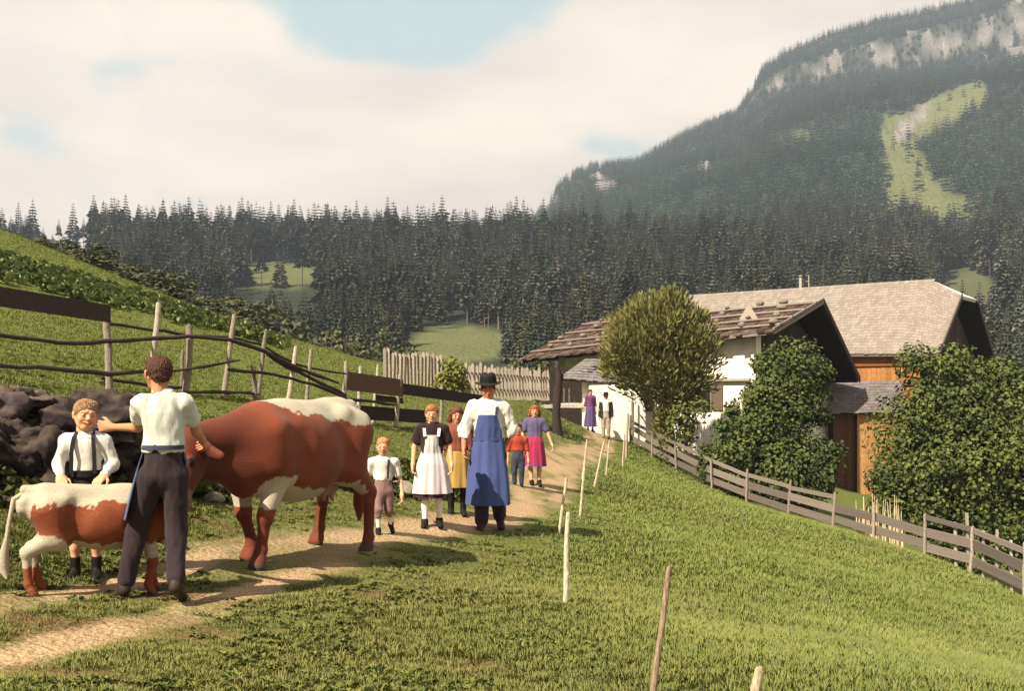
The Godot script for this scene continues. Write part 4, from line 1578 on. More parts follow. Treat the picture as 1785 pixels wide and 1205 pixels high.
func build_plants() -> void:
	var leaf := mat(Color.WHITE, 0.6)
	leaf.backlight_enabled = true
	leaf.backlight = Color(0.35, 0.40, 0.15)
	var blade := mat(Color.WHITE, 0.75)
	blade.backlight_enabled = true
	blade.backlight = Color(0.30, 0.34, 0.10)
	var bark := mat(Color.WHITE, 0.95, "wood", Vector3(4, 1, 4), 1.0)
	# the round willow before the farmhouse
	var w := thing("willow_tree", "round bushy willow with yellow-green upright shoots in front of the farmhouse", "tree", Vector3(at(1160, 0, 40).x, -2.0, -40.0))
	var lobes := [[Vector3(-0.55, 3.9, 0), Vector3(2.0, 2.0, 1.8)], [Vector3(0.7, 3.7, 0), Vector3(1.6, 1.9, 1.7)], [Vector3(-1.15, 3.55, 0.2), Vector3(1.15, 1.15, 1.2)], [Vector3(-0.2, 4.9, 0), Vector3(1.6, 1.25, 1.5)], [Vector3(0.3, 2.45, 0.2), Vector3(1.15, 0.95, 1.0)], [Vector3(0.35, 1.2, 0.1), Vector3(0.7, 0.9, 0.7)]]
	part("crown", leafy(lobes, 30000, 0.24, Color(0.085, 0.088, 0.030), Color(0.20, 0.185, 0.060), 3, 0.8), leaf, w)
	var g := Geo.new()
	g.col = Color(0.09, 0.07, 0.055)
	g.tube([Vector3(0.2, -0.6, 0), Vector3(0.2, 0.8, 0), Vector3(0, 2.0, 0)], [0.22, 0.18, 0.14], 8)
	branches(g, Vector3(0, 1.9, 0), lobes, 0.08, 4)
	part("trunk", g.mesh(), bark, w)
	w.scale = Vector3(0.92, 0.98, 0.92)
	# pale flowering shrub under it
	var fl := thing("loose_shrub", "thin loose shrub at the foot of the round willow", "shrub", Vector3(at(1185, 0, 39).x, land(at(1185, 0, 39).x, -39.0), -39.0))
	lobes = [[Vector3(0, 1.2, 0), Vector3(0.7, 0.8, 0.6)], [Vector3(0.35, 2.0, 0.1), Vector3(0.8, 0.6, 0.6)], [Vector3(-0.35, 0.6, 0), Vector3(0.5, 0.6, 0.5)]]
	part("crown", leafy(lobes, 1500, 0.12, Color(0.06, 0.075, 0.02), Color(0.12, 0.13, 0.03), 5), leaf, fl)
	g = Geo.new()
	g.col = Color(0.10, 0.08, 0.06)
	branches(g, Vector3(0, -0.1, 0), lobes, 0.035, 5)
	part("stems", g.mesh(), bark, fl)
	# the shrub before the gable
	var sh := thing("elder_bush", "dark green elder bush in front of the farmhouse gable, beside the round willow", "bush", Vector3(at(1350, 0, 36).x, -3.6, -36.0))
	lobes = [[Vector3(0.55, 4.6, 0), Vector3(1.25, 1.15, 1.1)], [Vector3(0.0, 3.3, 0.2), Vector3(1.3, 1.4, 1.2)], [Vector3(1.1, 3.6, -0.2), Vector3(0.8, 0.9, 0.8)], [Vector3(-1.0, 2.3, 0.2), Vector3(1.15, 1.1, 1.0)], [Vector3(0.3, 1.5, 0.5), Vector3(1.7, 1.35, 1.2)], [Vector3(1.2, 1.2, 0.3), Vector3(0.8, 1.1, 0.9)], [Vector3(-1.7, 1.5, 0), Vector3(0.7, 0.9, 0.8)], [Vector3(-0.9, 1.0, 0.5), Vector3(1.1, 0.8, 0.8)]]
	part("crown", leafy(lobes, 42000, 0.12, Color(0.030, 0.046, 0.014), Color(0.095, 0.115, 0.030), 7), leaf, sh)
	g = Geo.new()
	g.col = Color(0.08, 0.065, 0.05)
	branches(g, Vector3(0, -0.3, 0), lobes, 0.07, 6)
	part("trunk", g.mesh(), bark, sh)
	# the big bush on the right
	var bb := thing("large_bush", "largest green bush, in front of the barn behind the board fence", "bush", Vector3(at(1660, 0, 30).x, -5.0, -30.0))
	lobes = [[Vector3(0.0, 4.9, 0), Vector3(1.6, 1.6, 1.4)], [Vector3(-1.1, 4.0, 0), Vector3(1.3, 1.5, 1.3)], [Vector3(1.3, 4.5, 0), Vector3(1.3, 1.7, 1.3)], [Vector3(-1.2, 2.8, 0.3), Vector3(1.1, 1.2, 1.1)], [Vector3(0.2, 3.2, 0.8), Vector3(1.9, 1.6, 1.3)], [Vector3(1.9, 3.0, 0.2), Vector3(1.2, 1.6, 1.2)], [Vector3(-0.4, 1.9, 0.5), Vector3(1.2, 1.0, 1.0)], [Vector3(0.8, 1.6, 0.6), Vector3(1.5, 1.2, 1.1)], [Vector3(2.2, 1.4, 0.2), Vector3(1.2, 1.3, 1.0)]]
	part("crown", leafy(lobes, 66000, 0.11, Color(0.034, 0.050, 0.016), Color(0.115, 0.132, 0.034), 8), leaf, bb)
	g = Geo.new()
	g.col = Color(0.08, 0.065, 0.05)
	branches(g, Vector3(0, -0.3, 0), lobes, 0.08, 7)
	part("trunk", g.mesh(), bark, bb)
	# the small bush between the two paling fences, and bushes along the edge of the hill
	var sb := thing("small_bush", "small loose bush standing in the gap between the two paling fences", "bush", Vector3(at(787, 0, 31).x, land(at(787, 0, 31).x, -31.0), -31.0))
	lobes = [[Vector3(0, 0.55, 0), Vector3(0.42, 0.55, 0.4)], [Vector3(-0.2, 0.3, 0.1), Vector3(0.35, 0.35, 0.35)]]
	part("crown", leafy(lobes, 2400, 0.09, Color(0.09, 0.10, 0.025), Color(0.17, 0.165, 0.035), 9), leaf, sb)
	g = Geo.new()
	g.col = Color(0.09, 0.07, 0.05)
	branches(g, Vector3(0, -0.1, 0), lobes, 0.03, 8)
	part("stems", g.mesh(), bark, sb)
	# dry canes behind the board fence
	var cn := thing("dry_reeds", "tuft of pale dry stalks behind the board fence below the shed", "reeds", Vector3(at(1530, 0, 28.6).x, land(at(1530, 0, 28.6).x, -28.6), -28.6))
	g = Geo.new()
	rng.seed = 44
	for k in 46:
		var x := rng.randf_range(-0.62, 0.62)
		g.col = Color(0.46, 0.36, 0.22).lerp(Color(0.66, 0.54, 0.36), rng.randf())
		var b := Vector3(x, -0.1, rng.randf_range(-0.15, 0.15))
		var t := b + Vector3(rng.randf_range(-0.08, 0.08), rng.randf_range(0.75, 1.45), 0)
		g.tube([b, b.lerp(t, 0.5) + Vector3(0.01, 0, 0), t], [0.018, 0.016, 0.006], 4)
	part("stalks", g.mesh(), blade, cn).set_meta("kind", "stuff")
	# low broadleaf bushes where the hill meets the forest
	var protos: Array = []
	for k in 3:
		var lb := [[Vector3(0, 1.9, 0), Vector3(1.5, 1.5, 1.4)], [Vector3(1.0, 1.3, 0.2), Vector3(1.1, 1.1, 1.1)], [Vector3(-1.0, 1.1, -0.2), Vector3(1.1, 1.1, 1.1)], [Vector3(0.2 - 0.3 * k, 3.0, 0), Vector3(0.9, 1.0 + 0.4 * k, 0.9)]]
		g = Geo.new()
		g.col = Color(0.12, 0.10, 0.085)
		branches(g, Vector3(0, -0.8, 0), lb, 0.1, 20 + k)
		protos.append([leafy(lb, 5200, 0.24, Color(0.050, 0.055, 0.028), Color(0.095, 0.098, 0.042), 30 + k), g.mesh()])
	rng.seed = 19
	var bushes := [[70, 66, 0.5], [118, 70, 0.8], [165, 68, 1.1], [215, 72, 1.2], [262, 70, 1.3], [305, 74, 1.1], [352, 72, 1.35], [398, 76, 1.2], [440, 74, 1.3], [488, 80, 1.1], [530, 84, 1.3], [575, 88, 1.2], [618, 92, 1.5], [668, 96, 1.2], [712, 100, 1.3], [905, 92, 1.3], [950, 84, 1.0], [1000, 96, 1.3], [870, 110, 1.3]]
	for q in bushes:
		var d: float = q[1]
		var x: float = (q[0] - CX) * d / F
		var o := Node3D.new()
		o.name = numbered("hillside_bush")
		add_child(o)
		var k := rng.randi() % 3
		part("crown", protos[k][0], leaf, o)
		part("stems", protos[k][1], bark, o)
		var top := crest_row(q[0]) - rng.randf_range(22.0, 46.0) * clampf(q[0] / 180.0, 0.25, 1.0)
		var y := maxf(far_h(x, -d), land(x, -d) if d < 78.0 else -99.0)
		var need: float = ((HZ - top) * d / F - y) / 3.9
		o.position = Vector3(x, y, -d)
		o.rotation.y = rng.randf() * TAU
		var s: float = clampf(need, 0.4, 2.6)
		o.scale = Vector3(q[2], s, q[2]) if q[2] > s * 0.6 else Vector3(s * 0.7, s, s * 0.7)
		var spot := "behind the hilltop on the far left" if q[0] < 180 else "above the crop strip" if q[0] < 330 else "beyond the rail fence below the upper clearing" if q[0] < 500 else "behind the end of the grassy hill" if q[0] < 700 else "behind the paling fences"
		tag(o, "grey-green bush at the foot of the forest " + spot, "bush", "bushes " + spot)
	# grass
	var tufts := [tuft(1, 14, 0.055, 0.075, 0.8), tuft(2, 13, 0.078, 0.065, 0.7), tuft(3, 10, 0.042, 0.08, 1.5)]
	var xs: Array = [[], [], []]
	var cs: Array = [PackedColorArray(), PackedColorArray(), PackedColorArray()]
	rng.seed = 2
	for k in 190000:
		var d := 4.2 * pow(12.0, rng.randf())
		var u := rng.randf_range(-140.0, 1930.0)
		var x := (u - CX) * d / F
		var z := -d
		if x > table([[-42, 4.6], [-38, 5.7], [-33, 7.0], [-27, 8.9], [-20, 9.35], [-10, 9.8]], z) + 0.3 and d > 12.0:
			continue
		var b := bare(x, z)
		var thin := worn(x, z)
		if rng.randf() < b * 1.05 or rng.randf() < thin * 0.8:
			continue
		var n := 0.5 + 0.5 * wob.get_noise_2d(x * 30.0, z * 30.0)
		var right := clampf((x + 0.5) / 3.0, 0.0, 1.0)
		var c := Color(0.122, 0.162, 0.041).lerp(Color(0.245, 0.285, 0.074), clampf(n * 0.9 + rng.randf_range(-0.35, 0.35), 0.0, 1.0))
		var old := clampf(0.5 + 1.6 * wob.get_noise_2d(x * 14.0 + 60.0, z * 14.0), 0.0, 1.0)
		c = c.lerp(Color(0.215, 0.175, 0.075), (0.12 + 0.45 * old) * (1.0 - 0.72 * right))
		if rng.randf() < 0.10:
			c = Color(0.27, 0.245, 0.09)
		if d > 13.0 and x < -1.5:
			c = c.lerp(Color(0.175, 0.215, 0.045), 0.6)
		var kind := 2 if rng.randf() < 0.45 * (1.0 - right) else 1 if rng.randf() < 0.35 + 0.3 * right else 0
		var s := rng.randf_range(0.55, 1.15) * (1.0 + d * 0.012) * lerpf(0.62, 1.0, right)
		if b > 0.02:
			s *= 0.6
		xs[kind].append(Transform3D(Basis(Vector3.UP, rng.randf() * TAU).scaled(Vector3(s * (1.0 + d * 0.02), s, s * (1.0 + d * 0.02))), Vector3(x, quick(x, z), z)))
		cs[kind].append(c)
	var gr := Node3D.new()
	gr.name = "grass"
	add_child(gr)
	gr.set_meta("kind", "stuff")
	tag(gr, "short green and yellowish meadow grass around the path", "grass")
	for k in 3:
		stuff("tufts", tufts[k], blade, xs[k], cs[k], gr)
	# broad-leaved weeds: clover and plantain in front, docks along the bank, and the leafy crop on the hill
	var ros := [rosette(4, 6, 0.075, 0.03), rosette(5, 8, 0.15, 0.12), rosette(6, 11, 0.24, 0.22)]
	xs = [[], [], []]
	cs = [PackedColorArray(), PackedColorArray(), PackedColorArray()]
	for k in 9000:
		var d := 4.2 * pow(4.0, rng.randf())
		var x := (rng.randf_range(-140.0, 1930.0) - CX) * d / F
		if rng.randf() < bare(x, -d) * 1.2 or wob.get_noise_2d(x * 60.0 + 77.0, d * 60.0) < 0.02:
			continue
		var s := rng.randf_range(0.3, 0.75)
		xs[0].append(Transform3D(Basis(Vector3.UP, rng.randf() * TAU).scaled(Vector3.ONE * s), Vector3(x, quick(x, -d) + 0.01, -d)))
		cs[0].append(Color(0.07, 0.10, 0.025).lerp(Color(0.16, 0.17, 0.04), rng.randf()))
	for k in 1500:
		var t := rng.randf()
		var x := lerpf(-4.6, -0.6, t) + rng.randf_range(-0.5, 0.5)
		var z := lerpf(-7.9, -15.5, t) + rng.randf_range(-0.9, 0.9)
		if bare(x, z) > 0.1 or wob.get_noise_2d(x * 90.0, z * 90.0) < -0.12:
			continue
		var s := rng.randf_range(0.35, 1.0)
		xs[1].append(Transform3D(Basis(Vector3.UP, rng.randf() * TAU).scaled(Vector3.ONE * s), Vector3(x, quick(x, z), z)))
		cs[1].append(Color(0.055, 0.075, 0.018).lerp(Color(0.13, 0.145, 0.035), rng.randf()))
	var wd := Node3D.new()
	wd.name = "weeds"
	add_child(wd)
	wd.set_meta("kind", "stuff")
	tag(wd, "broad-leaved green weeds growing along the bank and in the grass", "weeds")
	stuff("clover_leaves", ros[0], leaf, xs[0], cs[0], wd)
	stuff("dock_leaves", ros[1], leaf, xs[1], cs[1], wd)
	for k in 1500:
		var t := rng.randf()
		var d := lerpf(27.0, 31.5, t) + 2.0 * rng.randf()
		var u := rng.randf_range(-150.0, 500.0)
		d += clampf((u - 200.0) * 0.004, -0.5, 1.5)
		var x := (u - CX) * d / F
		var row := roundf(d / 0.7) * 0.7 + rng.randf_range(-0.14, 0.14)
		var s := rng.randf_range(0.35, 0.95)
		xs[2].append(Transform3D(Basis(Vector3.UP, rng.randf() * TAU).scaled(Vector3.ONE * s), Vector3(x, quick(x, -row), -row)))
		cs[2].append(Color(0.13, 0.18, 0.055).lerp(Color(0.30, 0.34, 0.14), rng.randf()))
	var crop := stuff("crop_rows", ros[2], leaf, xs[2], cs[2], self)
	tag(crop, "strip of leafy green crop plants on the hill above the rail fence", "crop")


# ---------------------------------------------------------------- people
var skin_m: StandardMaterial3D
var cloth_m: StandardMaterial3D
var hair_m: StandardMaterial3D
var leather_m: StandardMaterial3D
var fold := FastNoiseLite.new()


func joints(H: float, hh: float, broad: float) -> Dictionary:
	var sh := H - hh * 1.20
	var hip := sh * 0.60
	var k := H / 1.72
	var sw := hh * 0.66 * broad
	var J := {"pelvis": Vector3(0, hip, 0), "waist": Vector3(0, hip + (sh - hip) * 0.38, 0), "chest": Vector3(0, sh - 0.11 * k, 0), "neck": Vector3(0, sh + 0.015, -0.005), "head": Vector3(0, H - hh * 0.5, 0.012 * k)}
	for s in [1, -1]:
		var n := "l" if s > 0 else "r"
		J["shoulder_" + n] = Vector3(s * sw, sh - 0.035 * k, 0)
		J["elbow_" + n] = Vector3(s * (sw + 0.05 * k), sh - 0.035 * k - 0.185 * H, -0.02 * k)
		J["wrist_" + n] = Vector3(s * (sw + 0.07 * k), sh - 0.035 * k - 0.335 * H, 0.05 * k)
		J["hip_" + n] = Vector3(s * 0.052 * H, hip - 0.02 * k, 0)
		J["knee_" + n] = Vector3(s * 0.056 * H, hip * 0.53, 0.015 * k)
		J["ankle_" + n] = Vector3(s * 0.056 * H, 0.052 * H, -0.02 * k)
		J["toe_" + n] = Vector3(s * 0.066 * H, 0.022 * H, 0.105 * H - 0.02)
	return J


func span(J: Dictionary, names: Array, pad: float) -> Array:
	var lo := Vector3(99, 99, 99)
	var hi := -lo
	for n in names:
		lo = lo.min(J[n])
		hi = hi.max(J[n])
	return [lo - Vector3.ONE * pad, hi + Vector3.ONE * pad]


func hand_to(g: Geo, wrist: Vector3, dir: Vector3, palm: Vector3, side: int, size: float, curl: float, col: Color, cell: float) -> void:
	# dir: wrist to knuckles; palm: where the palm faces; the thumb leaves at the side
	dir = dir.normalized()
	var across := dir.cross(palm).normalized() * side
	palm = across.cross(dir).normalized() * side
	var F0 := Field.new(Vector3(-0.62, -0.62, -0.25) * size - Vector3.ONE * cell * 2, Vector3(0.62, 0.62, 1.2) * size + Vector3.ONE * cell * 2, cell)
	# local frame: x across (towards the thumb), y palm normal, z along the fingers
	var s := size
	F0.bone(Vector3(0, 0, -0.12) * s, Vector3(0, 0, 0.1) * s, 0.15 * s, 0.15 * s, 0.02)
	F0.bone(Vector3(0.09, 0, 0.12) * s, Vector3(0.13, 0, 0.46) * s, 0.10 * s, 0.085 * s, 0.02, Vector3(1, 1.25, 1))
	F0.bone(Vector3(-0.07, 0, 0.12) * s, Vector3(-0.14, 0, 0.42) * s, 0.10 * s, 0.08 * s, 0.02, Vector3(1, 1.25, 1))
	F0.bone(Vector3(0.0, 0, 0.12) * s, Vector3(0.0, 0, 0.45) * s, 0.11 * s, 0.09 * s, 0.02, Vector3(1, 1.25, 1))
	var lens := [0.44, 0.50, 0.46, 0.36]
	for k in 4:
		var x := 0.165 - 0.11 * k
		var b := Vector3(x, 0, 0.48 - 0.02 * absf(k - 1.2)) * s
		var a1 := curl * 0.8 + 0.06 * k
		var a2 := curl * 1.9 + 0.08 * k
		var m: Vector3 = b + Vector3((x) * 0.12, sin(a1), cos(a1)) * lens[k] * 0.48 * s
		var t: Vector3 = m + Vector3((x) * 0.08, sin(a2), cos(a2)) * lens[k] * 0.50 * s
		F0.bone(b, m, 0.052 * s, 0.047 * s, 0.006)
		F0.bone(m, t, 0.047 * s, 0.038 * s, 0.006)
	F0.bone(Vector3(0.14, 0.02, 0.10) * s, Vector3(0.29, 0.07, 0.30) * s, 0.075 * s, 0.058 * s, 0.012)
	F0.bone(Vector3(0.29, 0.07, 0.30) * s, Vector3(0.33, 0.14, 0.50) * s, 0.056 * s, 0.042 * s, 0.006)
	F0.add_to(g, Transform3D(Basis(across, palm, dir), wrist), func(_p, _n): return col)


func head_to(g: Geo, J: Dictionary, hh: float, look: Basis, skin: Color, cell: float, brow: Color, smile: float) -> Transform3D:
	var xf := Transform3D(look.scaled(Vector3.ONE * hh), J["head"])
	var c := cell / hh
	var h := Field.new(Vector3(-0.50, -0.74, -0.58), Vector3(0.50, 0.58, 0.58), c)
	h.bone(Vector3(0, 0.12, -0.08), Vector3(0, 0.10, 0.02), 0.37, 0.36, 0.1, Vector3(1.12, 1, 1))
	h.bone(Vector3(0, -0.02, 0.10), Vector3(0, -0.28, 0.15), 0.27, 0.19, 0.12, Vector3(1.05, 1, 1))
	h.bone(Vector3(-0.05, -0.37, 0.21), Vector3(0.05, -0.37, 0.21), 0.09, 0.09, 0.10)
	for s in [-1.0, 1.0]:
		h.bone(Vector3(s * 0.17, -0.12, 0.22), Vector3(s * 0.15, -0.18, 0.20), 0.11, 0.10, 0.08)           # cheek
		h.bone(Vector3(s * 0.24, -0.10, -0.02), Vector3(s * 0.17, -0.30, 0.08), 0.10, 0.09, 0.08)          # jaw
		h.bone(Vector3(s * 0.14, 0.025, 0.44), Vector3(s * 0.14, 0.025, 0.46), 0.075, 0.08, 0.05, Vector3.ONE, 1)   # socket
		h.bone(Vector3(s * 0.14, 0.02, 0.315), Vector3(s * 0.141, 0.02, 0.315), 0.072, 0.072, 0.01)         # eyeball
		h.bone(Vector3(s * 0.07, 0.115, 0.39), Vector3(s * 0.22, 0.10, 0.31), 0.035, 0.03, 0.04)           # brow
		h.bone(Vector3(s * 0.365, 0.04, -0.06), Vector3(s * 0.355, -0.10, -0.03), 0.075, 0.045, 0.02, Vector3(2.2, 1, 1))   # ear
	h.bone(Vector3(0, 0.05, 0.37), Vector3(0, -0.09, 0.445), 0.038, 0.058, 0.04)                           # nose
	h.bone(Vector3(-0.04, -0.11, 0.40), Vector3(0.04, -0.11, 0.40), 0.04, 0.04, 0.03)
	h.bone(Vector3(-0.085 - smile * 0.03, -0.225 + smile * 0.02, 0.345), Vector3(0, -0.235, 0.375), 0.028, 0.036, 0.03)
	h.bone(Vector3(0, -0.235, 0.375), Vector3(0.085 + smile * 0.03, -0.225 + smile * 0.02, 0.345), 0.036, 0.028, 0.03)
	h.bone(Vector3(0, -0.25, -0.10), Vector3(0, -0.72, -0.14), 0.20, 0.21, 0.08)                           # neck
	var paint := func(p: Vector3, _n: Vector3) -> Color:
		for s in [-1.0, 1.0]:
			var e := Vector2(p.x - s * 0.14, p.y - 0.02)
			if p.z > 0.30 and e.length() < 0.055 and absf(e.y) < 0.024:
				return Color(0.03, 0.02, 0.015) if e.length() < 0.032 else Color(0.40, 0.35, 0.31)
			if p.z > 0.22 and absf(p.y - 0.125 + 0.12 * absf(absf(p.x) - 0.14)) < 0.026 and absf(absf(p.x) - 0.145) < 0.085:
				return brow.lerp(skin, 0.45)
		if p.z > 0.30 and absf(p.x) < 0.115 + 0.03 * smile and absf(p.y + 0.235 - smile * 0.25 * absf(p.x)) < 0.028:
			return Color(skin.r * 0.72, skin.g * 0.46, skin.b * 0.46)
		var ch := clampf(1.0 - Vector2(absf(p.x) - 0.17, p.y + 0.12).length() / 0.14, 0.0, 1.0) * (1.0 if p.z > 0.1 else 0.0)
		return Color(skin.r * (1.0 + 0.05 * ch), skin.g * (1.0 - 0.22 * ch), skin.b * (1.0 - 0.22 * ch))
	h.add_to(g, xf, paint)
	return xf


func hair_for(xf: Transform3D, kind: String, col: Color, cell: float, hh: float) -> ArrayMesh:
	var h := Field.new(Vector3(-0.62, -0.85, -0.75), Vector3(0.62, 0.66, 0.58), cell / hh)
	h.bone(Vector3(0, 0.145, -0.09), Vector3(0, 0.13, 0.015), 0.395, 0.385, 0.08, Vector3(1.10, 1, 1))
	if kind == "crop":       # short back and sides with a fuller top
		h.bone(Vector3(-0.1, 0.30, 0.10), Vector3(0.14, 0.32, 0.12), 0.20, 0.19, 0.06)
		h.bone(Vector3(0, -0.12, -0.28), Vector3(0, -0.2, -0.26), 0.17, 0.14, 0.08, Vector3(0.75, 1, 1))
		h.cut(Vector3(0, -0.66, 0.75), 0.115)
		h.cut(Vector3(0, -0.98, 0.2), 0.16)
	else:
		h.bone(Vector3(0, 0.22, 0.0), Vector3(0, 0.28, 0.14), 0.33, 0.26, 0.08)
		h.cut(Vector3(0, -0.80, 0.60), 0.075)
		if kind == "braids":
			for s in [-1.0, 1.0]:
				h.bone(Vector3(s * 0.36, -0.02, -0.10), Vector3(s * 0.44, -0.32, -0.12), 0.13, 0.09, 0.05)
				h.bone(Vector3(s * 0.44, -0.32, -0.12), Vector3(s * 0.42, -0.62, -0.06), 0.08, 0.05, 0.03)
		elif kind == "bun":
			h.bone(Vector3(0, 0.1, -0.50), Vector3(0, 0.06, -0.52), 0.17, 0.17, 0.05)
		elif kind == "loose":
			for s in [-1.0, 1.0]:
				h.bone(Vector3(s * 0.36, 0.05, -0.05), Vector3(s * 0.42, -0.32, -0.08), 0.15, 0.13, 0.08)
			h.bone(Vector3(-0.2, -0.1, -0.32), Vector3(0.2, -0.2, -0.32), 0.2, 0.2, 0.1)
	h.ruffle(fold, 0.06 if kind == "crop" else 0.09, Vector3(1600, 420, 1600))
	var g := Geo.new()
	h.add_to(g, xf, func(p, _n): return col * (0.85 + 0.4 * fold.get_noise_3d(p.x * 2600.0, p.y * 500.0, p.z * 2600.0)))
	return g.mesh()


func drape(rows: Array, folds: float, amp: float, thick: float, col: Color, open_ring: bool, seed_at: float, hem := -1.0, hemcol := Color.BLACK) -> ArrayMesh:
	# rows of cloth from top to bottom: [y, x radius, z radius, from angle, to angle, x shift, z shift]; angle 0 is the front
	var g := Geo.new()
	var cols := 64
	var fine: Array = []
	for i in rows.size() - 1:
		for s in 7:
			var t := s / 7.0
			var r: Array = []
			for k in 7:
				r.append(lerpf(rows[i][k], rows[i + 1][k], t))
			fine.append(r)
	fine.append(rows[-1])
	var n: int = fine.size()
	for side in 2:
		for i in n:
			var r: Array = fine[i]
			var dep := float(i) / (n - 1)
			for j in cols + 1:
				var a := deg_to_rad(lerpf(r[3], r[4], j / float(cols)))
				var w := amp * pow(dep, 0.8) * (sin(a * folds + seed_at + 0.6 * sin(dep * 3.0)) + 0.6 * sin(a * folds * 1.73 + seed_at * 2.1 + 1.2 * dep)) + amp * 0.6 * fold.get_noise_3d(a * 90.0, r[0] * 150.0, seed_at * 50.0)
				w -= thick * side
				g.v.append(Vector3(r[5] + (r[1] + w) * sin(a), r[0], r[6] + (r[2] + w) * cos(a)))
				g.n.append(Vector3.UP)
				g.c.append(hemcol if hem >= 0.0 and r[0] < hem else col)
	var w2: int = cols + 1
	for side in 2:
		for i in n - 1:
			for j in cols:
				var k: int = side * n * w2 + i * w2 + j
				if side == 0:
					g.ix.append_array([k, k + w2, k + 1, k + 1, k + w2, k + w2 + 1])
				else:
					g.ix.append_array([k, k + 1, k + w2, k + 1, k + w2 + 1, k + w2])
	var acc := PackedVector3Array()
	acc.resize(g.v.size())
	for i in range(0, g.ix.size(), 3):
		var q := -(g.v[g.ix[i + 1]] - g.v[g.ix[i]]).cross(g.v[g.ix[i + 2]] - g.v[g.ix[i]])
		for k in 3:
			acc[g.ix[i + k]] += q
	if acc[w2 * (n / 2) + cols / 2].z < 0.0:   # turn everything so that the outside is the front
		for i in range(0, g.ix.size(), 3):
			var s := g.ix[i + 1]
			g.ix[i + 1] = g.ix[i + 2]
			g.ix[i + 2] = s
		for i in acc.size():
			acc[i] = -acc[i]
	for i in acc.size():
		g.n[i] = acc[i].normalized()
	var h := n * w2
	g.col = col
	for j in cols:   # close the rims
		var a := (n - 1) * w2 + j
		if hem >= 0.0:
			g.col = hemcol
		g.quad(g.v[a], g.v[a + 1], g.v[h + a + 1], g.v[h + a], Vector3.DOWN)
	g.col = col
	if not open_ring:
		for i in n - 1:
			for e in [0, cols]:
				var a: int = i * w2 + e
				g.quad(g.v[a], g.v[a + w2], g.v[h + a + w2], g.v[h + a], g.n[a].cross(Vector3.UP) * (1.0 if e == 0 else -1.0))
	return g.mesh()


func strap(pts: Array, half: float, thick: float, col: Color, out: Array) -> ArrayMesh:   # a flat band along points, lying on the cloth
	var g := Geo.new()
	g.col = col
	for i in pts.size() - 1:
		var a: Vector3 = pts[i]
		var b: Vector3 = pts[i + 1]
		var o: Vector3 = out[i]
		var s := (b - a).cross(o).normalized() * half
		g.board(a, b, s, o.normalized() * thick)
	return g.mesh()


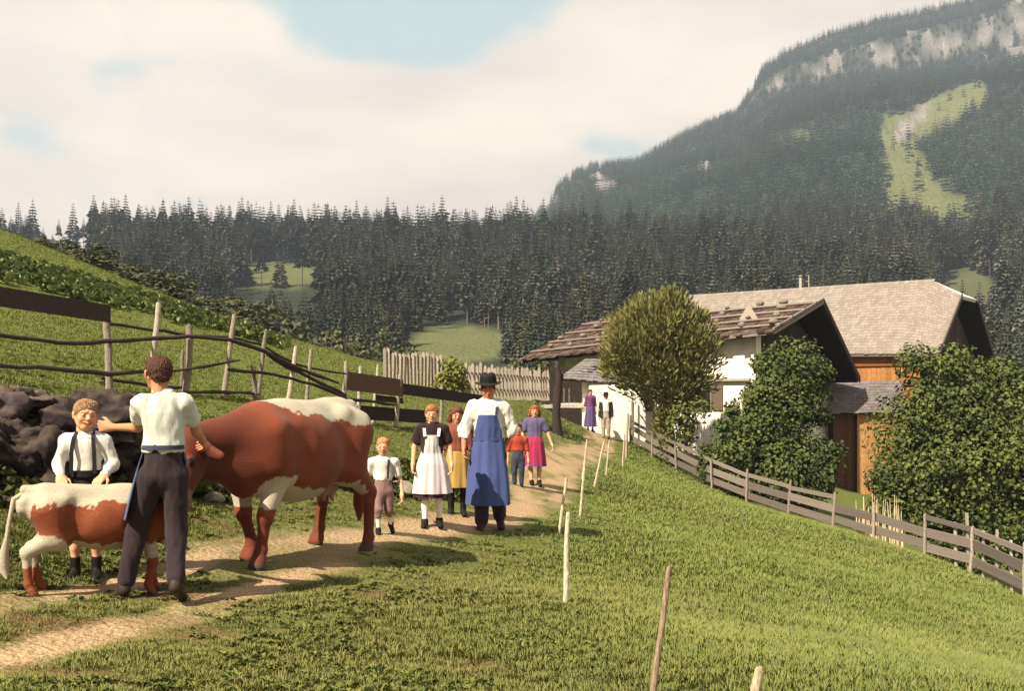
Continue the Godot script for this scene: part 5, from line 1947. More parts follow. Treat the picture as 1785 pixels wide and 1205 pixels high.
func person(label: String, px: float, d: float, H: float, hh: float, yaw: float, S: Dictionary) -> Node3D:
	var x := (px - CX) * d / F
	var where := Vector3(x, land(x, -d), -d)
	if S.has("lift"):
		where.y += S.lift
	var who := thing("person", label, "person", where, yaw)
	var J := joints(H, hh, S.get("broad", 1.0))
	for n in S.get("pose", {}):
		J[n] = S.pose[n] * S.get("grow", 1.0)
	var k: float = H / 1.72 * S.get("bulk", 1.0)
	var cell: float = S.get("cell", 0.0145)
	var fine: float = S.get("fine", 0.0072)
	var skin: Color = S.get("skin", Color(0.46, 0.235, 0.135))
	var look: Basis = Basis.from_euler(S.get("look", Vector3.ZERO))
	# the body: one continuous figure with head and hands
	var g := Geo.new()
	var box := span(J, ["pelvis", "neck", "elbow_l", "elbow_r", "wrist_l", "wrist_r", "ankle_l", "ankle_r", "knee_l", "knee_r", "toe_l", "toe_r"], 0.17)
	var b := Field.new(box[0], box[1], cell)
	b.bone(J.chest, J.waist, 0.145 * k, 0.125 * k, 0.05, Vector3(1, 1, 1.35))
	b.bone(J.waist, J.pelvis, 0.125 * k, 0.13 * k, 0.05, Vector3(1, 1, 1.25))
	b.bone(J.shoulder_l, J.shoulder_r, 0.048 * k, 0.048 * k, 0.05)
	b.bone(J.chest.lerp(J.neck, 0.5), J.neck.lerp(J.head, 0.35), 0.06 * k, 0.05 * k, 0.04)
	for s in ["l", "r"]:
		b.bone(J["shoulder_" + s], J["elbow_" + s], 0.046 * k, 0.038 * k, 0.02)
		b.bone(J["elbow_" + s], J["wrist_" + s], 0.039 * k, 0.027 * k, 0.02)
		b.bone(J["hip_" + s], J["knee_" + s], 0.078 * k, 0.052 * k, 0.03)
		var calf: Vector3 = J["knee_" + s].lerp(J["ankle_" + s], 0.35) + Vector3(0, 0, -0.012 * k)
		b.bone(J["knee_" + s], calf, 0.050 * k, 0.052 * k, 0.02)
		b.bone(calf, J["ankle_" + s], 0.050 * k, 0.034 * k, 0.02)
		b.bone(J["ankle_" + s], J["toe_" + s], 0.034 * k, 0.025 * k, 0.02)
	var sock: Color = S.get("sock", skin)
	var sock_y: float = S.get("sock_y", 0.0)
	b.add_to(g, Transform3D(), func(p, _n): return sock if p.y < sock_y else skin)
	var hx := head_to(g, J, hh, look, skin, fine, S.get("hair_col", Color(0.1, 0.06, 0.04)) * 0.8, S.get("smile", 0.3))
	for s in ["l", "r"]:
		var dir: Vector3 = S.get("hand_" + s, (J["wrist_" + s] - J["elbow_" + s]).normalized())
		var sg := 1 if s == "l" else -1
		hand_to(g, J["wrist_" + s], dir, S.get("palm_" + s, Vector3(-sg, 0, 0.2)), -sg if dir.y < -0.4 else S.get("thumb_" + s, -sg), hh * 0.78, S.get("curl", 0.55), skin, fine)
	part("body", g.mesh(), skin_m, who)
	# hair or hat
	if S.has("hair"):
		part("hair", hair_for(hx, S.hair, S.hair_col, fine, hh), hair_m, who)
	# trousers
	if S.has("trousers"):
		var T0: Array = S.trousers   # colour, leg end (0 knee .. 1 ankle), looseness
		var tb := span(J, ["pelvis", "waist", "knee_l", "knee_r", "ankle_l", "ankle_r"], 0.2)
		var t := Field.new(tb[0], tb[1], cell)
		t.bone(J.waist + Vector3(0, 0.01, 0), J.pelvis, 0.142 * k, 0.155 * k, 0.04, Vector3(1, 1, 1.2))
		for s in ["l", "r"]:
			t.bone(J["hip_" + s], J["knee_" + s], 0.10 * k * T0[2], 0.073 * k * T0[2], 0.025)
			if T0[1] > 0.0:
				t.bone(J["knee_" + s], J["knee_" + s].lerp(J["ankle_" + s], T0[1]), 0.073 * k * T0[2], 0.062 * k * T0[2], 0.02)
		t.cut(Vector3.UP, J.waist.y + 0.035 * k)
		t.ruffle(fold, 0.014 * k, Vector3(620, 260, 620))
		var tg := Geo.new()
		var tc: Color = T0[0]
		t.add_to(tg, Transform3D(), func(p, _n): return tc * (1.0 + 0.16 * fold.get_noise_3d(p.x * 300.0, p.y * 300.0, p.z * 300.0)))
		part("trousers", tg.mesh(), cloth_m, who)
	# shirt, blouse or bodice
	if S.has("shirt"):
		var C: Array = S.shirt   # colour, sleeve end (0..2: shoulder, elbow, wrist), puff
		var sb := span(J, ["pelvis", "neck", "shoulder_l", "shoulder_r", "elbow_l", "elbow_r", "wrist_l", "wrist_r"], 0.2)
		var t := Field.new(sb[0], sb[1], cell)
		t.bone(J.chest, J.waist, 0.172 * k, 0.150 * k, 0.05, Vector3(1, 1, 1.38))
		t.bone(J.waist, J.waist.lerp(J.pelvis, 0.35), 0.150 * k, 0.152 * k, 0.03, Vector3(1, 1, 1.25))
		t.bone(J.shoulder_l, J.shoulder_r, 0.062 * k, 0.062 * k, 0.06)
		t.bone(J.neck - Vector3(0, 0.05 * k, 0), J.neck + Vector3(0, 0.012 * k, 0), 0.085 * k, 0.07 * k, 0.04)
		for s in ["l", "r"]:
			var e: float = C[1]
			var pf: float = C[2]
			t.bone(J["shoulder_" + s], J["shoulder_" + s].lerp(J["elbow_" + s], minf(e, 1.0)), 0.062 * k * pf, 0.058 * k * pf, 0.035)
			if e > 1.0:
				t.bone(J["elbow_" + s], J["elbow_" + s].lerp(J["wrist_" + s], e - 1.0), 0.056 * k * pf, 0.043 * k, 0.025)
		t.cut(Vector3(0, -1, 0), -(J.waist.y - 0.03 * k))
		t.cut((J.head - J.neck).normalized(), (J.head - J.neck).normalized().dot(J.neck + Vector3(0, 0.045 * k, 0)))
		t.ruffle(fold, 0.022 * k, Vector3(560, 230, 560))
		var sg2 := Geo.new()
		var sc: Color = C[0]
		t.add_to(sg2, Transform3D(), func(p, _n): return sc * (1.0 + 0.16 * fold.get_noise_3d(p.x * 260.0, p.y * 160.0, p.z * 260.0)))
		part("shirt" if S.has("trousers") else "bodice", sg2.mesh(), cloth_m, who)
		if S.get("collar", false):
			var cg := Field.new(J.neck - Vector3.ONE * 0.14, J.neck + Vector3.ONE * 0.14, cell * 0.7)
			for s in [-1.0, 1.0]:
				cg.bone(J.neck + Vector3(s * 0.06 * k, 0.035 * k, -0.03 * k), J.neck + Vector3(s * 0.045 * k, -0.03 * k, 0.09 * k), 0.020 * k, 0.024 * k, 0.01)
			cg.bone(J.neck + Vector3(-0.06 * k, 0.035 * k, -0.03 * k), J.neck + Vector3(0.06 * k, 0.035 * k, -0.03 * k), 0.024 * k, 0.024 * k, 0.01)
			var g3 := Geo.new()
			cg.add_to(g3, Transform3D(), func(_p, _n): return sc * 1.03)
			part("collar", g3.mesh(), cloth_m, who)
	# shoes
	if S.has("shoes"):
		for s in ["l", "r"]:
			var an: Vector3 = J["ankle_" + s]
			var to: Vector3 = J["toe_" + s]
			var sole := minf(an.y, to.y)
			var up: float = S.get("boot", 0.0)
			var f := Field.new(an.min(to) - Vector3.ONE * 0.12, an.max(to) + Vector3(0.12, 0.12 + up, 0.12), cell * 0.7)
			var fd := (to - an)
			f.bone(an - Vector3(0, 0.018 * k, 0) - fd.normalized() * 0.02 * k, to + fd.normalized() * 0.012 * k, 0.047 * k, 0.042 * k, 0.02, Vector3(1, 1.05, 1))
			f.bone(an - Vector3(0, 0.01, 0), an + Vector3(0, 0.015 + up, 0), 0.046 * k, 0.052 * k, 0.015)
			f.cut(Vector3(0, -1, 0), -(sole - 0.022 * H * 0.99))
			var sg := Geo.new()
			var shc: Color = S.shoes
			f.add_to(sg, Transform3D(), func(p, _n): return shc if p.y > sole - 0.022 * H + 0.014 else shc * 0.5)
			part("boot" if up > 0.05 else "shoe", sg.mesh(), leather_m, who)
	who.set_meta("joints", J)
	return who


func ring(J: Dictionary, k: float) -> Array:
	return [J.waist.y, 0.152 * k, 0.122 * k]


func build_people() -> void:
	skin_m = mat(Color.WHITE, 0.6)
	cloth_m = mat(Color.WHITE, 0.95, "weave", Vector3.ONE * 14.0, 0.12)
	cloth_m.rim_enabled = true
	cloth_m.rim = 0.15
	hair_m = mat(Color.WHITE, 0.7)
	leather_m = mat(Color.WHITE, 0.6, "soil", Vector3.ONE * 6.0)
	fold.seed = 5
	fold.frequency = 0.02
	fold.fractal_octaves = 3
	var white := Color(0.62, 0.60, 0.54)
	var black := Color(0.022, 0.018, 0.018)
	var J: Dictionary
	# the big boy, seen from behind
	var big := person("tall dark-haired boy seen from behind in pale short-sleeved shirt and dark trousers", 285, 6.95, 1.56, 0.225, PI + 0.22, {"grow": 1.06, 
		"pose": {"pelvis": Vector3(0, 0.76, 0), "hip_l": Vector3(0.075, 0.745, 0), "hip_r": Vector3(-0.07, 0.745, 0), "knee_l": Vector3(0.155, 0.42, 0.06), "ankle_l": Vector3(0.225, 0.085, 0.02), "toe_l": Vector3(0.27, 0.034, 0.13), "knee_r": Vector3(-0.075, 0.42, 0.02), "ankle_r": Vector3(-0.085, 0.115, -0.16), "toe_r": Vector3(-0.11, 0.034, -0.03),
			"elbow_l": Vector3(0.165, 1.04, 0.16), "wrist_l": Vector3(0.335, 1.04, 0.30), "elbow_r": Vector3(-0.185, 1.01, 0.13), "wrist_r": Vector3(-0.205, 0.955, 0.34), "head": Vector3(0.03, 1.36, 0.02)},
		"look": Vector3(0.08, 0.35, 0.04), "skin": Color(0.40, 0.185, 0.10), "hair": "crop", "hair_col": Color(0.075, 0.036, 0.026), "shirt": [Color(0.52, 0.54, 0.47), 0.55, 1.18], "collar": true, "trousers": [Color(0.032, 0.022, 0.026), 0.86, 1.12], "shoes": Color(0.06, 0.045, 0.035), "sock": Color(0.42, 0.36, 0.28), "sock_y": 0.2, "hand_l": Vector3(0.75, 0.05, 0.5), "palm_l": Vector3(-0.5, 0, 0.8), "thumb_l": -1, "hand_r": Vector3(-0.1, -0.3, 0.9), "palm_r": Vector3(0.9, -0.2, 0.1), "cell": 0.012, "fine": 0.005, "bulk": 0.88, "broad": 0.88})
	J = big.get_meta("joints")
	part("apron", drape([[0.985, 0.118, 0.102, -100, 100, 0, 0], [0.89, 0.148, 0.130, -100, 108, 0, 0.005], [0.74, 0.172, 0.17, -88, 116, 0.018, 0.01], [0.53, 0.195, 0.215, -80, 120, 0.045, 0.015]], 6.0, 0.009, 0.006, Color(0.075, 0.095, 0.17), false, 1.0), cloth_m, big)
	part("apron_tie", drape([[0.995, 0.130, 0.111, -180, 180, 0, 0], [0.968, 0.132, 0.113, -180, 180, 0, 0]], 3.0, 0.0, 0.008, Color(0.045, 0.05, 0.09), true, 1.0), cloth_m, big)
	# the boy behind the calf
	var kid := person("smiling fair-haired boy in white shirt with dark braces, standing behind the calf", 150, 7.45, 1.225, 0.212, 0.20, {"grow": 0.985, 
		"pose": {"elbow_r": Vector3(-0.175, 0.80, 0.0), "wrist_r": Vector3(-0.13, 0.725, 0.17), "elbow_l": Vector3(0.175, 0.80, 0.0), "wrist_l": Vector3(0.145, 0.725, 0.16)},
		"look": Vector3(0.04, 0.42, -0.08), "smile": 0.8, "skin": Color(0.52, 0.28, 0.165), "hair": "crop", "hair_col": Color(0.26, 0.155, 0.075), "shirt": [white, 1.93, 1.12], "collar": true, "trousers": [black, 0.0, 1.05], "shoes": black, "boot": 0.07, "hand_r": Vector3(0.25, -0.25, 0.9), "palm_r": Vector3(0, -1, -0.2), "hand_l": Vector3(-0.25, -0.25, 0.9), "palm_l": Vector3(0, -1, -0.2), "thumb_l": 1, "thumb_r": 1, "curl": 0.25, "cell": 0.012, "fine": 0.005, "bulk": 0.92, "broad": 0.86})
	J = kid.get_meta("joints")
	for s in [-1.0, 1.0]:
		part("braces", strap([Vector3(s * 0.05, J.neck.y + 0.03, 0.0), Vector3(s * 0.062, J.chest.y + 0.075, 0.083), Vector3(s * 0.072, J.chest.y - 0.02, 0.106), Vector3(s * 0.075, J.waist.y + 0.0, 0.098)], 0.013, 0.004, black, [Vector3(0, 0.7, 0.7), Vector3(0, 0.35, 0.9), Vector3(0, 0, 1)]), cloth_m, kid)
	part("belt", drape([[J.waist.y + 0.02, 0.110, 0.093, -180, 180, 0, 0], [J.waist.y - 0.025, 0.111, 0.094, -180, 180, 0, 0]], 3.0, 0.0, 0.008, black, true, 0.0), leather_m, kid)
	# the smallest boy walking behind the cow
	var tot := person("small fair boy in white shirt and mauve breeches walking behind the cow", 668, 10.55, 1.0, 0.185, 0.15, {
		"pose": {"knee_r": Vector3(-0.05, 0.27, 0.07), "ankle_r": Vector3(-0.05, 0.055, 0.06), "toe_r": Vector3(-0.055, 0.025, 0.16), "knee_l": Vector3(0.06, 0.26, -0.02), "ankle_l": Vector3(0.085, 0.10, -0.14), "toe_l": Vector3(0.10, 0.03, -0.06), "elbow_l": Vector3(0.185, 0.54, -0.02), "wrist_l": Vector3(0.19, 0.42, 0.05)},
		"look": Vector3(0.1, -0.1, 0), "skin": Color(0.55, 0.30, 0.18), "hair": "crop", "hair_col": Color(0.36, 0.19, 0.085), "shirt": [white, 0.62, 1.15], "trousers": [Color(0.23, 0.135, 0.125), 0.28, 1.05], "shoes": black, "sock": white, "sock_y": 0.17})
	tot.scale = Vector3.ONE * 0.94
	J = tot.get_meta("joints")
	part("braces", strap([Vector3(0.045, J.neck.y + 0.02, 0.0), Vector3(0.055, J.chest.y + 0.05, 0.072), Vector3(0.05, J.chest.y - 0.03, 0.09), Vector3(0.045, J.waist.y, 0.084)], 0.011, 0.004, black, [Vector3(0, 0.7, 0.7), Vector3(0, 0.35, 0.9), Vector3(0, 0, 1)]), cloth_m, tot)
	# the girl in the white apron
	var girl := person("girl with reddish-blonde hair in a black dress and long white apron", 753, 11.5, 1.41, 0.205, 0.05, {
		"pose": {"elbow_r": Vector3(-0.20, 0.93, -0.01), "wrist_r": Vector3(-0.215, 0.74, 0.05), "elbow_l": Vector3(0.205, 0.93, -0.01), "wrist_l": Vector3(0.225, 0.735, 0.06), "knee_r": Vector3(-0.075, 0.36, 0.05), "ankle_r": Vector3(-0.08, 0.07, 0.05), "toe_r": Vector3(-0.09, 0.03, 0.17), "ankle_l": Vector3(0.085, 0.08, -0.06), "toe_l": Vector3(0.10, 0.03, 0.06)},
		"look": Vector3(0.04, 0, 0), "skin": Color(0.52, 0.29, 0.18), "hair": "bun", "hair_col": Color(0.30, 0.13, 0.055), "shirt": [Color(0.03, 0.016, 0.018), 0.62, 1.2], "shoes": black, "sock": Color(0.66, 0.63, 0.56), "sock_y": 0.33})
	girl.scale = Vector3.ONE * 0.915
	J = girl.get_meta("joints")
	part("skirt", drape([[0.86, 0.118, 0.095, -180, 180, 0, 0], [0.74, 0.155, 0.135, -180, 180, 0, 0], [0.55, 0.19, 0.17, -180, 180, 0, 0], [0.36, 0.215, 0.195, -180, 180, 0, 0]], 9.0, 0.010, 0.006, Color(0.032, 0.017, 0.02), true, 0.0), cloth_m, girl)
	part("apron", drape([[1.07, 0.115, 0.112, -38, 38, 0, 0.0], [0.95, 0.115, 0.118, -42, 42, 0, 0.0], [0.86, 0.13, 0.108, -80, 80, 0, 0], [0.74, 0.172, 0.152, -95, 95, 0, 0], [0.55, 0.207, 0.187, -98, 98, 0, 0], [0.405, 0.228, 0.210, -98, 98, 0, 0]], 9.0, 0.010, 0.005, Color(0.50, 0.455, 0.46), false, 0.0), cloth_m, girl)
	for s in [-1.0, 1.0]:
		part("apron_strap", strap([Vector3(s * 0.085, J.neck.y - 0.005, -0.01), Vector3(s * 0.085, J.chest.y + 0.06, 0.095), Vector3(s * 0.075, J.chest.y - 0.02, 0.112)], 0.017, 0.005, Color(0.70, 0.67, 0.64), [Vector3(0, 0.7, 0.6), Vector3(0, 0.3, 0.9)]), cloth_m, girl)
	# the child in yellow, half behind the farmer
	var yel := person("child with auburn hair in a rust-red top and yellow apron, half hidden behind the farmer", 797, 12.7, 1.33, 0.20, 0.05, {
		"look": Vector3(0.1, 0.1, 0), "skin": Color(0.48, 0.24, 0.14), "hair": "loose", "hair_col": Color(0.13, 0.05, 0.03), "shirt": [Color(0.20, 0.06, 0.038), 1.5, 1.05], "shoes": black, "boot": 0.1, "sock": black, "sock_y": 0.5})
	part("skirt", drape([[0.80, 0.115, 0.095, -180, 180, 0, 0], [0.66, 0.145, 0.13, -180, 180, 0, 0], [0.50, 0.165, 0.15, -180, 180, 0, 0], [0.36, 0.18, 0.165, -180, 180, 0, 0]], 8.0, 0.010, 0.006, Color(0.36, 0.225, 0.06), true, 2.0), cloth_m, yel)
	yel.scale = Vector3.ONE * 0.95
	# the farmer
	var man := person("farmer in black hat, white shirt and long blue apron walking along the track", 851, 12.3, 1.74, 0.235, -0.02, {
		"pose": {"elbow_r": Vector3(-0.275, 1.17, 0.0), "wrist_r": Vector3(-0.275, 0.95, 0.08), "elbow_l": Vector3(0.27, 1.17, -0.04), "wrist_l": Vector3(0.20, 0.98, -0.10), "knee_r": Vector3(-0.075, 0.47, 0.12), "ankle_r": Vector3(-0.07, 0.09, 0.12), "toe_r": Vector3(-0.09, 0.036, 0.30), "knee_l": Vector3(0.10, 0.46, 0.0), "ankle_l": Vector3(0.13, 0.12, -0.16), "toe_l": Vector3(0.15, 0.036, 0.0)},
		"look": Vector3(0.22, 0.05, 0.0), "broad": 1.12, "bulk": 1.06, "skin": Color(0.40, 0.17, 0.095), "hair": "crop", "hair_col": Color(0.05, 0.035, 0.03), "smile": 0.1, "shirt": [Color(0.62, 0.60, 0.54), 1.92, 1.15], "collar": true, "trousers": [Color(0.035, 0.028, 0.036), 0.9, 1.15], "shoes": Color(0.055, 0.03, 0.025), "boot": 0.14, "curl": 0.6})
	J = man.get_meta("joints")
	part("apron", drape([[1.33, 0.155, 0.160, -44, 44, 0, 0.0], [1.18, 0.172, 0.158, -56, 56, 0, 0.0], [1.05, 0.178, 0.150, -85, 85, 0, 0.0], [0.88, 0.205, 0.182, -98, 98, 0, 0.0], [0.60, 0.235, 0.225, -100, 100, 0.005, 0.02], [0.30, 0.255, 0.25, -100, 100, 0.01, 0.03]], 7.0, 0.014, 0.006, Color(0.058, 0.078, 0.20), false, 0.7), cloth_m, man)
	part("apron_tie", drape([[1.065, 0.182, 0.154, -180, 180, 0, 0], [1.035, 0.184, 0.156, -180, 180, 0, 0]], 3.0, 0.0, 0.008, Color(0.055, 0.07, 0.17), true, 1.0), cloth_m, man)
	part("neck_strap", strap([Vector3(0.085, J.neck.y + 0.0, 0.0), Vector3(0.11, J.chest.y + 0.06, 0.115), Vector3(0.10, J.chest.y - 0.01, 0.142)], 0.016, 0.005, Color(0.03, 0.03, 0.06), [Vector3(0, 0.7, 0.6), Vector3(0, 0.3, 0.9)]), cloth_m, man)
	man.scale = Vector3.ONE * 0.97
	hat_on(man, J.head + Vector3(0, 0.055, -0.005), Basis.from_euler(Vector3(0.12, 0.05, 0.02)), 0.235)
	# farther down the track
	var red := person("small dark-haired child in a red top beside the girl in the pink skirt", 903, 17.6, 1.02, 0.185, 0.0, {
		"skin": Color(0.45, 0.22, 0.13), "hair": "crop", "hair_col": Color(0.04, 0.025, 0.02), "shirt": [Color(0.33, 0.048, 0.028), 1.9, 1.12], "trousers": [Color(0.04, 0.045, 0.07), 0.9, 1.05], "shoes": black, "cell": 0.016, "fine": 0.008})
	tag(red, "small dark-haired child in a red top beside the girl in the pink skirt", "person")
	var pink := person("red-haired girl in violet blouse and crimson skirt walking down the sandy track", 932, 18.4, 1.36, 0.20, 0.0, {
		"pose": {"elbow_r": Vector3(-0.20, 0.90, -0.01), "wrist_r": Vector3(-0.205, 0.70, 0.05), "elbow_l": Vector3(0.22, 0.90, 0.0), "wrist_l": Vector3(0.285, 0.71, 0.05), "ankle_r": Vector3(-0.05, 0.07, 0.05), "toe_r": Vector3(-0.055, 0.03, 0.17)},
		"skin": Color(0.50, 0.27, 0.16), "hair": "loose", "hair_col": Color(0.30, 0.085, 0.035), "shirt": [Color(0.105, 0.085, 0.165), 0.75, 1.15], "shoes": black, "sock": Color(0.47, 0.25, 0.15), "cell": 0.015, "fine": 0.008})
	part("skirt", drape([[0.86, 0.115, 0.092, -180, 180, 0, 0], [0.76, 0.15, 0.13, -180, 180, 0, 0], [0.55, 0.175, 0.16, -180, 180, 0, 0], [0.34, 0.19, 0.175, -180, 180, 0, 0]], 10.0, 0.010, 0.006, Color(0.30, 0.028, 0.075), true, 1.0, 0.375, Color(0.16, 0.05, 0.2)), cloth_m, pink)
	var wom := person("woman in a long violet dress standing by the white oven", 1029, 41.5, 1.62, 0.215, 0.2, {
		"skin": Color(0.42, 0.23, 0.15), "hair": "bun", "hair_col": Color(0.03, 0.02, 0.018), "shirt": [Color(0.15, 0.05, 0.13), 1.9, 1.15], "shoes": black, "cell": 0.022, "fine": 0.012})
	part("skirt", drape([[1.02, 0.135, 0.11, -180, 180, 0, 0], [0.85, 0.18, 0.16, -180, 180, 0, 0], [0.55, 0.215, 0.20, -180, 180, 0, 0], [0.22, 0.24, 0.225, -180, 180, 0, 0]], 9.0, 0.012, 0.008, Color(0.09, 0.06, 0.16), true, 0.0), cloth_m, wom)
	var gent := person("man in dark open jacket over a white shirt beside the woman in violet", 1056, 41.0, 1.70, 0.225, -0.15, {
		"skin": Color(0.42, 0.23, 0.15), "hair": "crop", "hair_col": Color(0.03, 0.02, 0.018), "broad": 1.1, "shirt": [Color(0.70, 0.67, 0.61), 1.9, 1.0], "trousers": [Color(0.34, 0.27, 0.21), 0.92, 1.1], "shoes": black, "cell": 0.022, "fine": 0.012})
	J = gent.get_meta("joints")
	part("jacket", drape([[J.neck.y - 0.02, 0.10, 0.09, 40, 320, 0, -0.01], [J.chest.y + 0.06, 0.215, 0.145, 38, 322, 0, 0], [1.10, 0.20, 0.155, 36, 324, 0, 0], [0.80, 0.215, 0.18, 34, 326, 0, 0]], 5.0, 0.006, 0.012, Color(0.022, 0.024, 0.022), false, 0.0), cloth_m, gent)
	for s in ["l", "r"]:
		var g := Geo.new()
		g.col = Color(0.022, 0.024, 0.022)
		g.tube([J["shoulder_" + s], J["elbow_" + s], J["elbow_" + s].lerp(J["wrist_" + s], 0.92)], [0.085, 0.072, 0.062], 10)
		part("jacket_sleeve", g.mesh(), cloth_m, gent)
	hat_on(gent, J.head + Vector3(0, 0.05, 0), Basis.from_euler(Vector3(0.05, 0, 0)), 0.22)
	for c in get_children():
		if c.has_meta("joints"):
			c.remove_meta("joints")


func hat_on(who: Node3D, p: Vector3, b: Basis, hh: float) -> void:
	var g := Geo.new()
	var prof := [[0.0, 0.62], [0.22, 0.62], [0.36, 0.575], [0.42, 0.50], [0.445, 0.34], [0.465, 0.14], [0.475, 0.10], [0.60, 0.075], [0.715, 0.10], [0.735, 0.085], [0.72, 0.06], [0.60, 0.035], [0.44, 0.04], [0.40, 0.10], [0.0, 0.2]]
	var n := 28
	for i in prof.size():
		for j in n + 1:
			var a := TAU * j / n
			var r: float = prof[i][0]
			var y: float = prof[i][1]
			var dent := -0.07 * maxf(0.0, 1.0 - absf(r * sin(a)) / 0.16) * (1.0 if i < 3 else 0.0)
			var wave := 0.05 * cos(2.0 * a) * clampf((r - 0.5) / 0.2, 0.0, 1.0)
			g.v.append(b * (Vector3(r * sin(a) * 0.92, y + dent - wave, r * cos(a) * 1.05) * hh))
			g.n.append(Vector3.UP)
			g.c.append(Color(0.016, 0.014, 0.014) if i != 4 and i != 5 else Color(0.010, 0.009, 0.009))
	for i in prof.size() - 1:
		for j in n:
			var k: int = i * (n + 1) + j
			g.ix.append_array([k, k + 1, k + n + 1, k + 1, k + n + 2, k + n + 1])
	var acc := PackedVector3Array()
	acc.resize(g.v.size())
	var flip := false
	for pass_no in 2:
		acc.fill(Vector3.ZERO)
		for i in range(0, g.ix.size(), 3):
			var q := -(g.v[g.ix[i + 1]] - g.v[g.ix[i]]).cross(g.v[g.ix[i + 2]] - g.v[g.ix[i]])
			for k in 3:
				acc[g.ix[i + k]] += q
		if pass_no == 0 and acc[4 * (n + 1)].dot(b * Vector3(0, 0, 1)) < 0.0:
			for i in range(0, g.ix.size(), 3):
				var s := g.ix[i + 1]
				g.ix[i + 1] = g.ix[i + 2]
				g.ix[i + 2] = s
	for i in acc.size():
		g.n[i] = acc[i].normalized() if acc[i].length() > 1e-12 else Vector3.UP
	part("hat", g.mesh(), hair_m, who, Transform3D(Basis(), p))


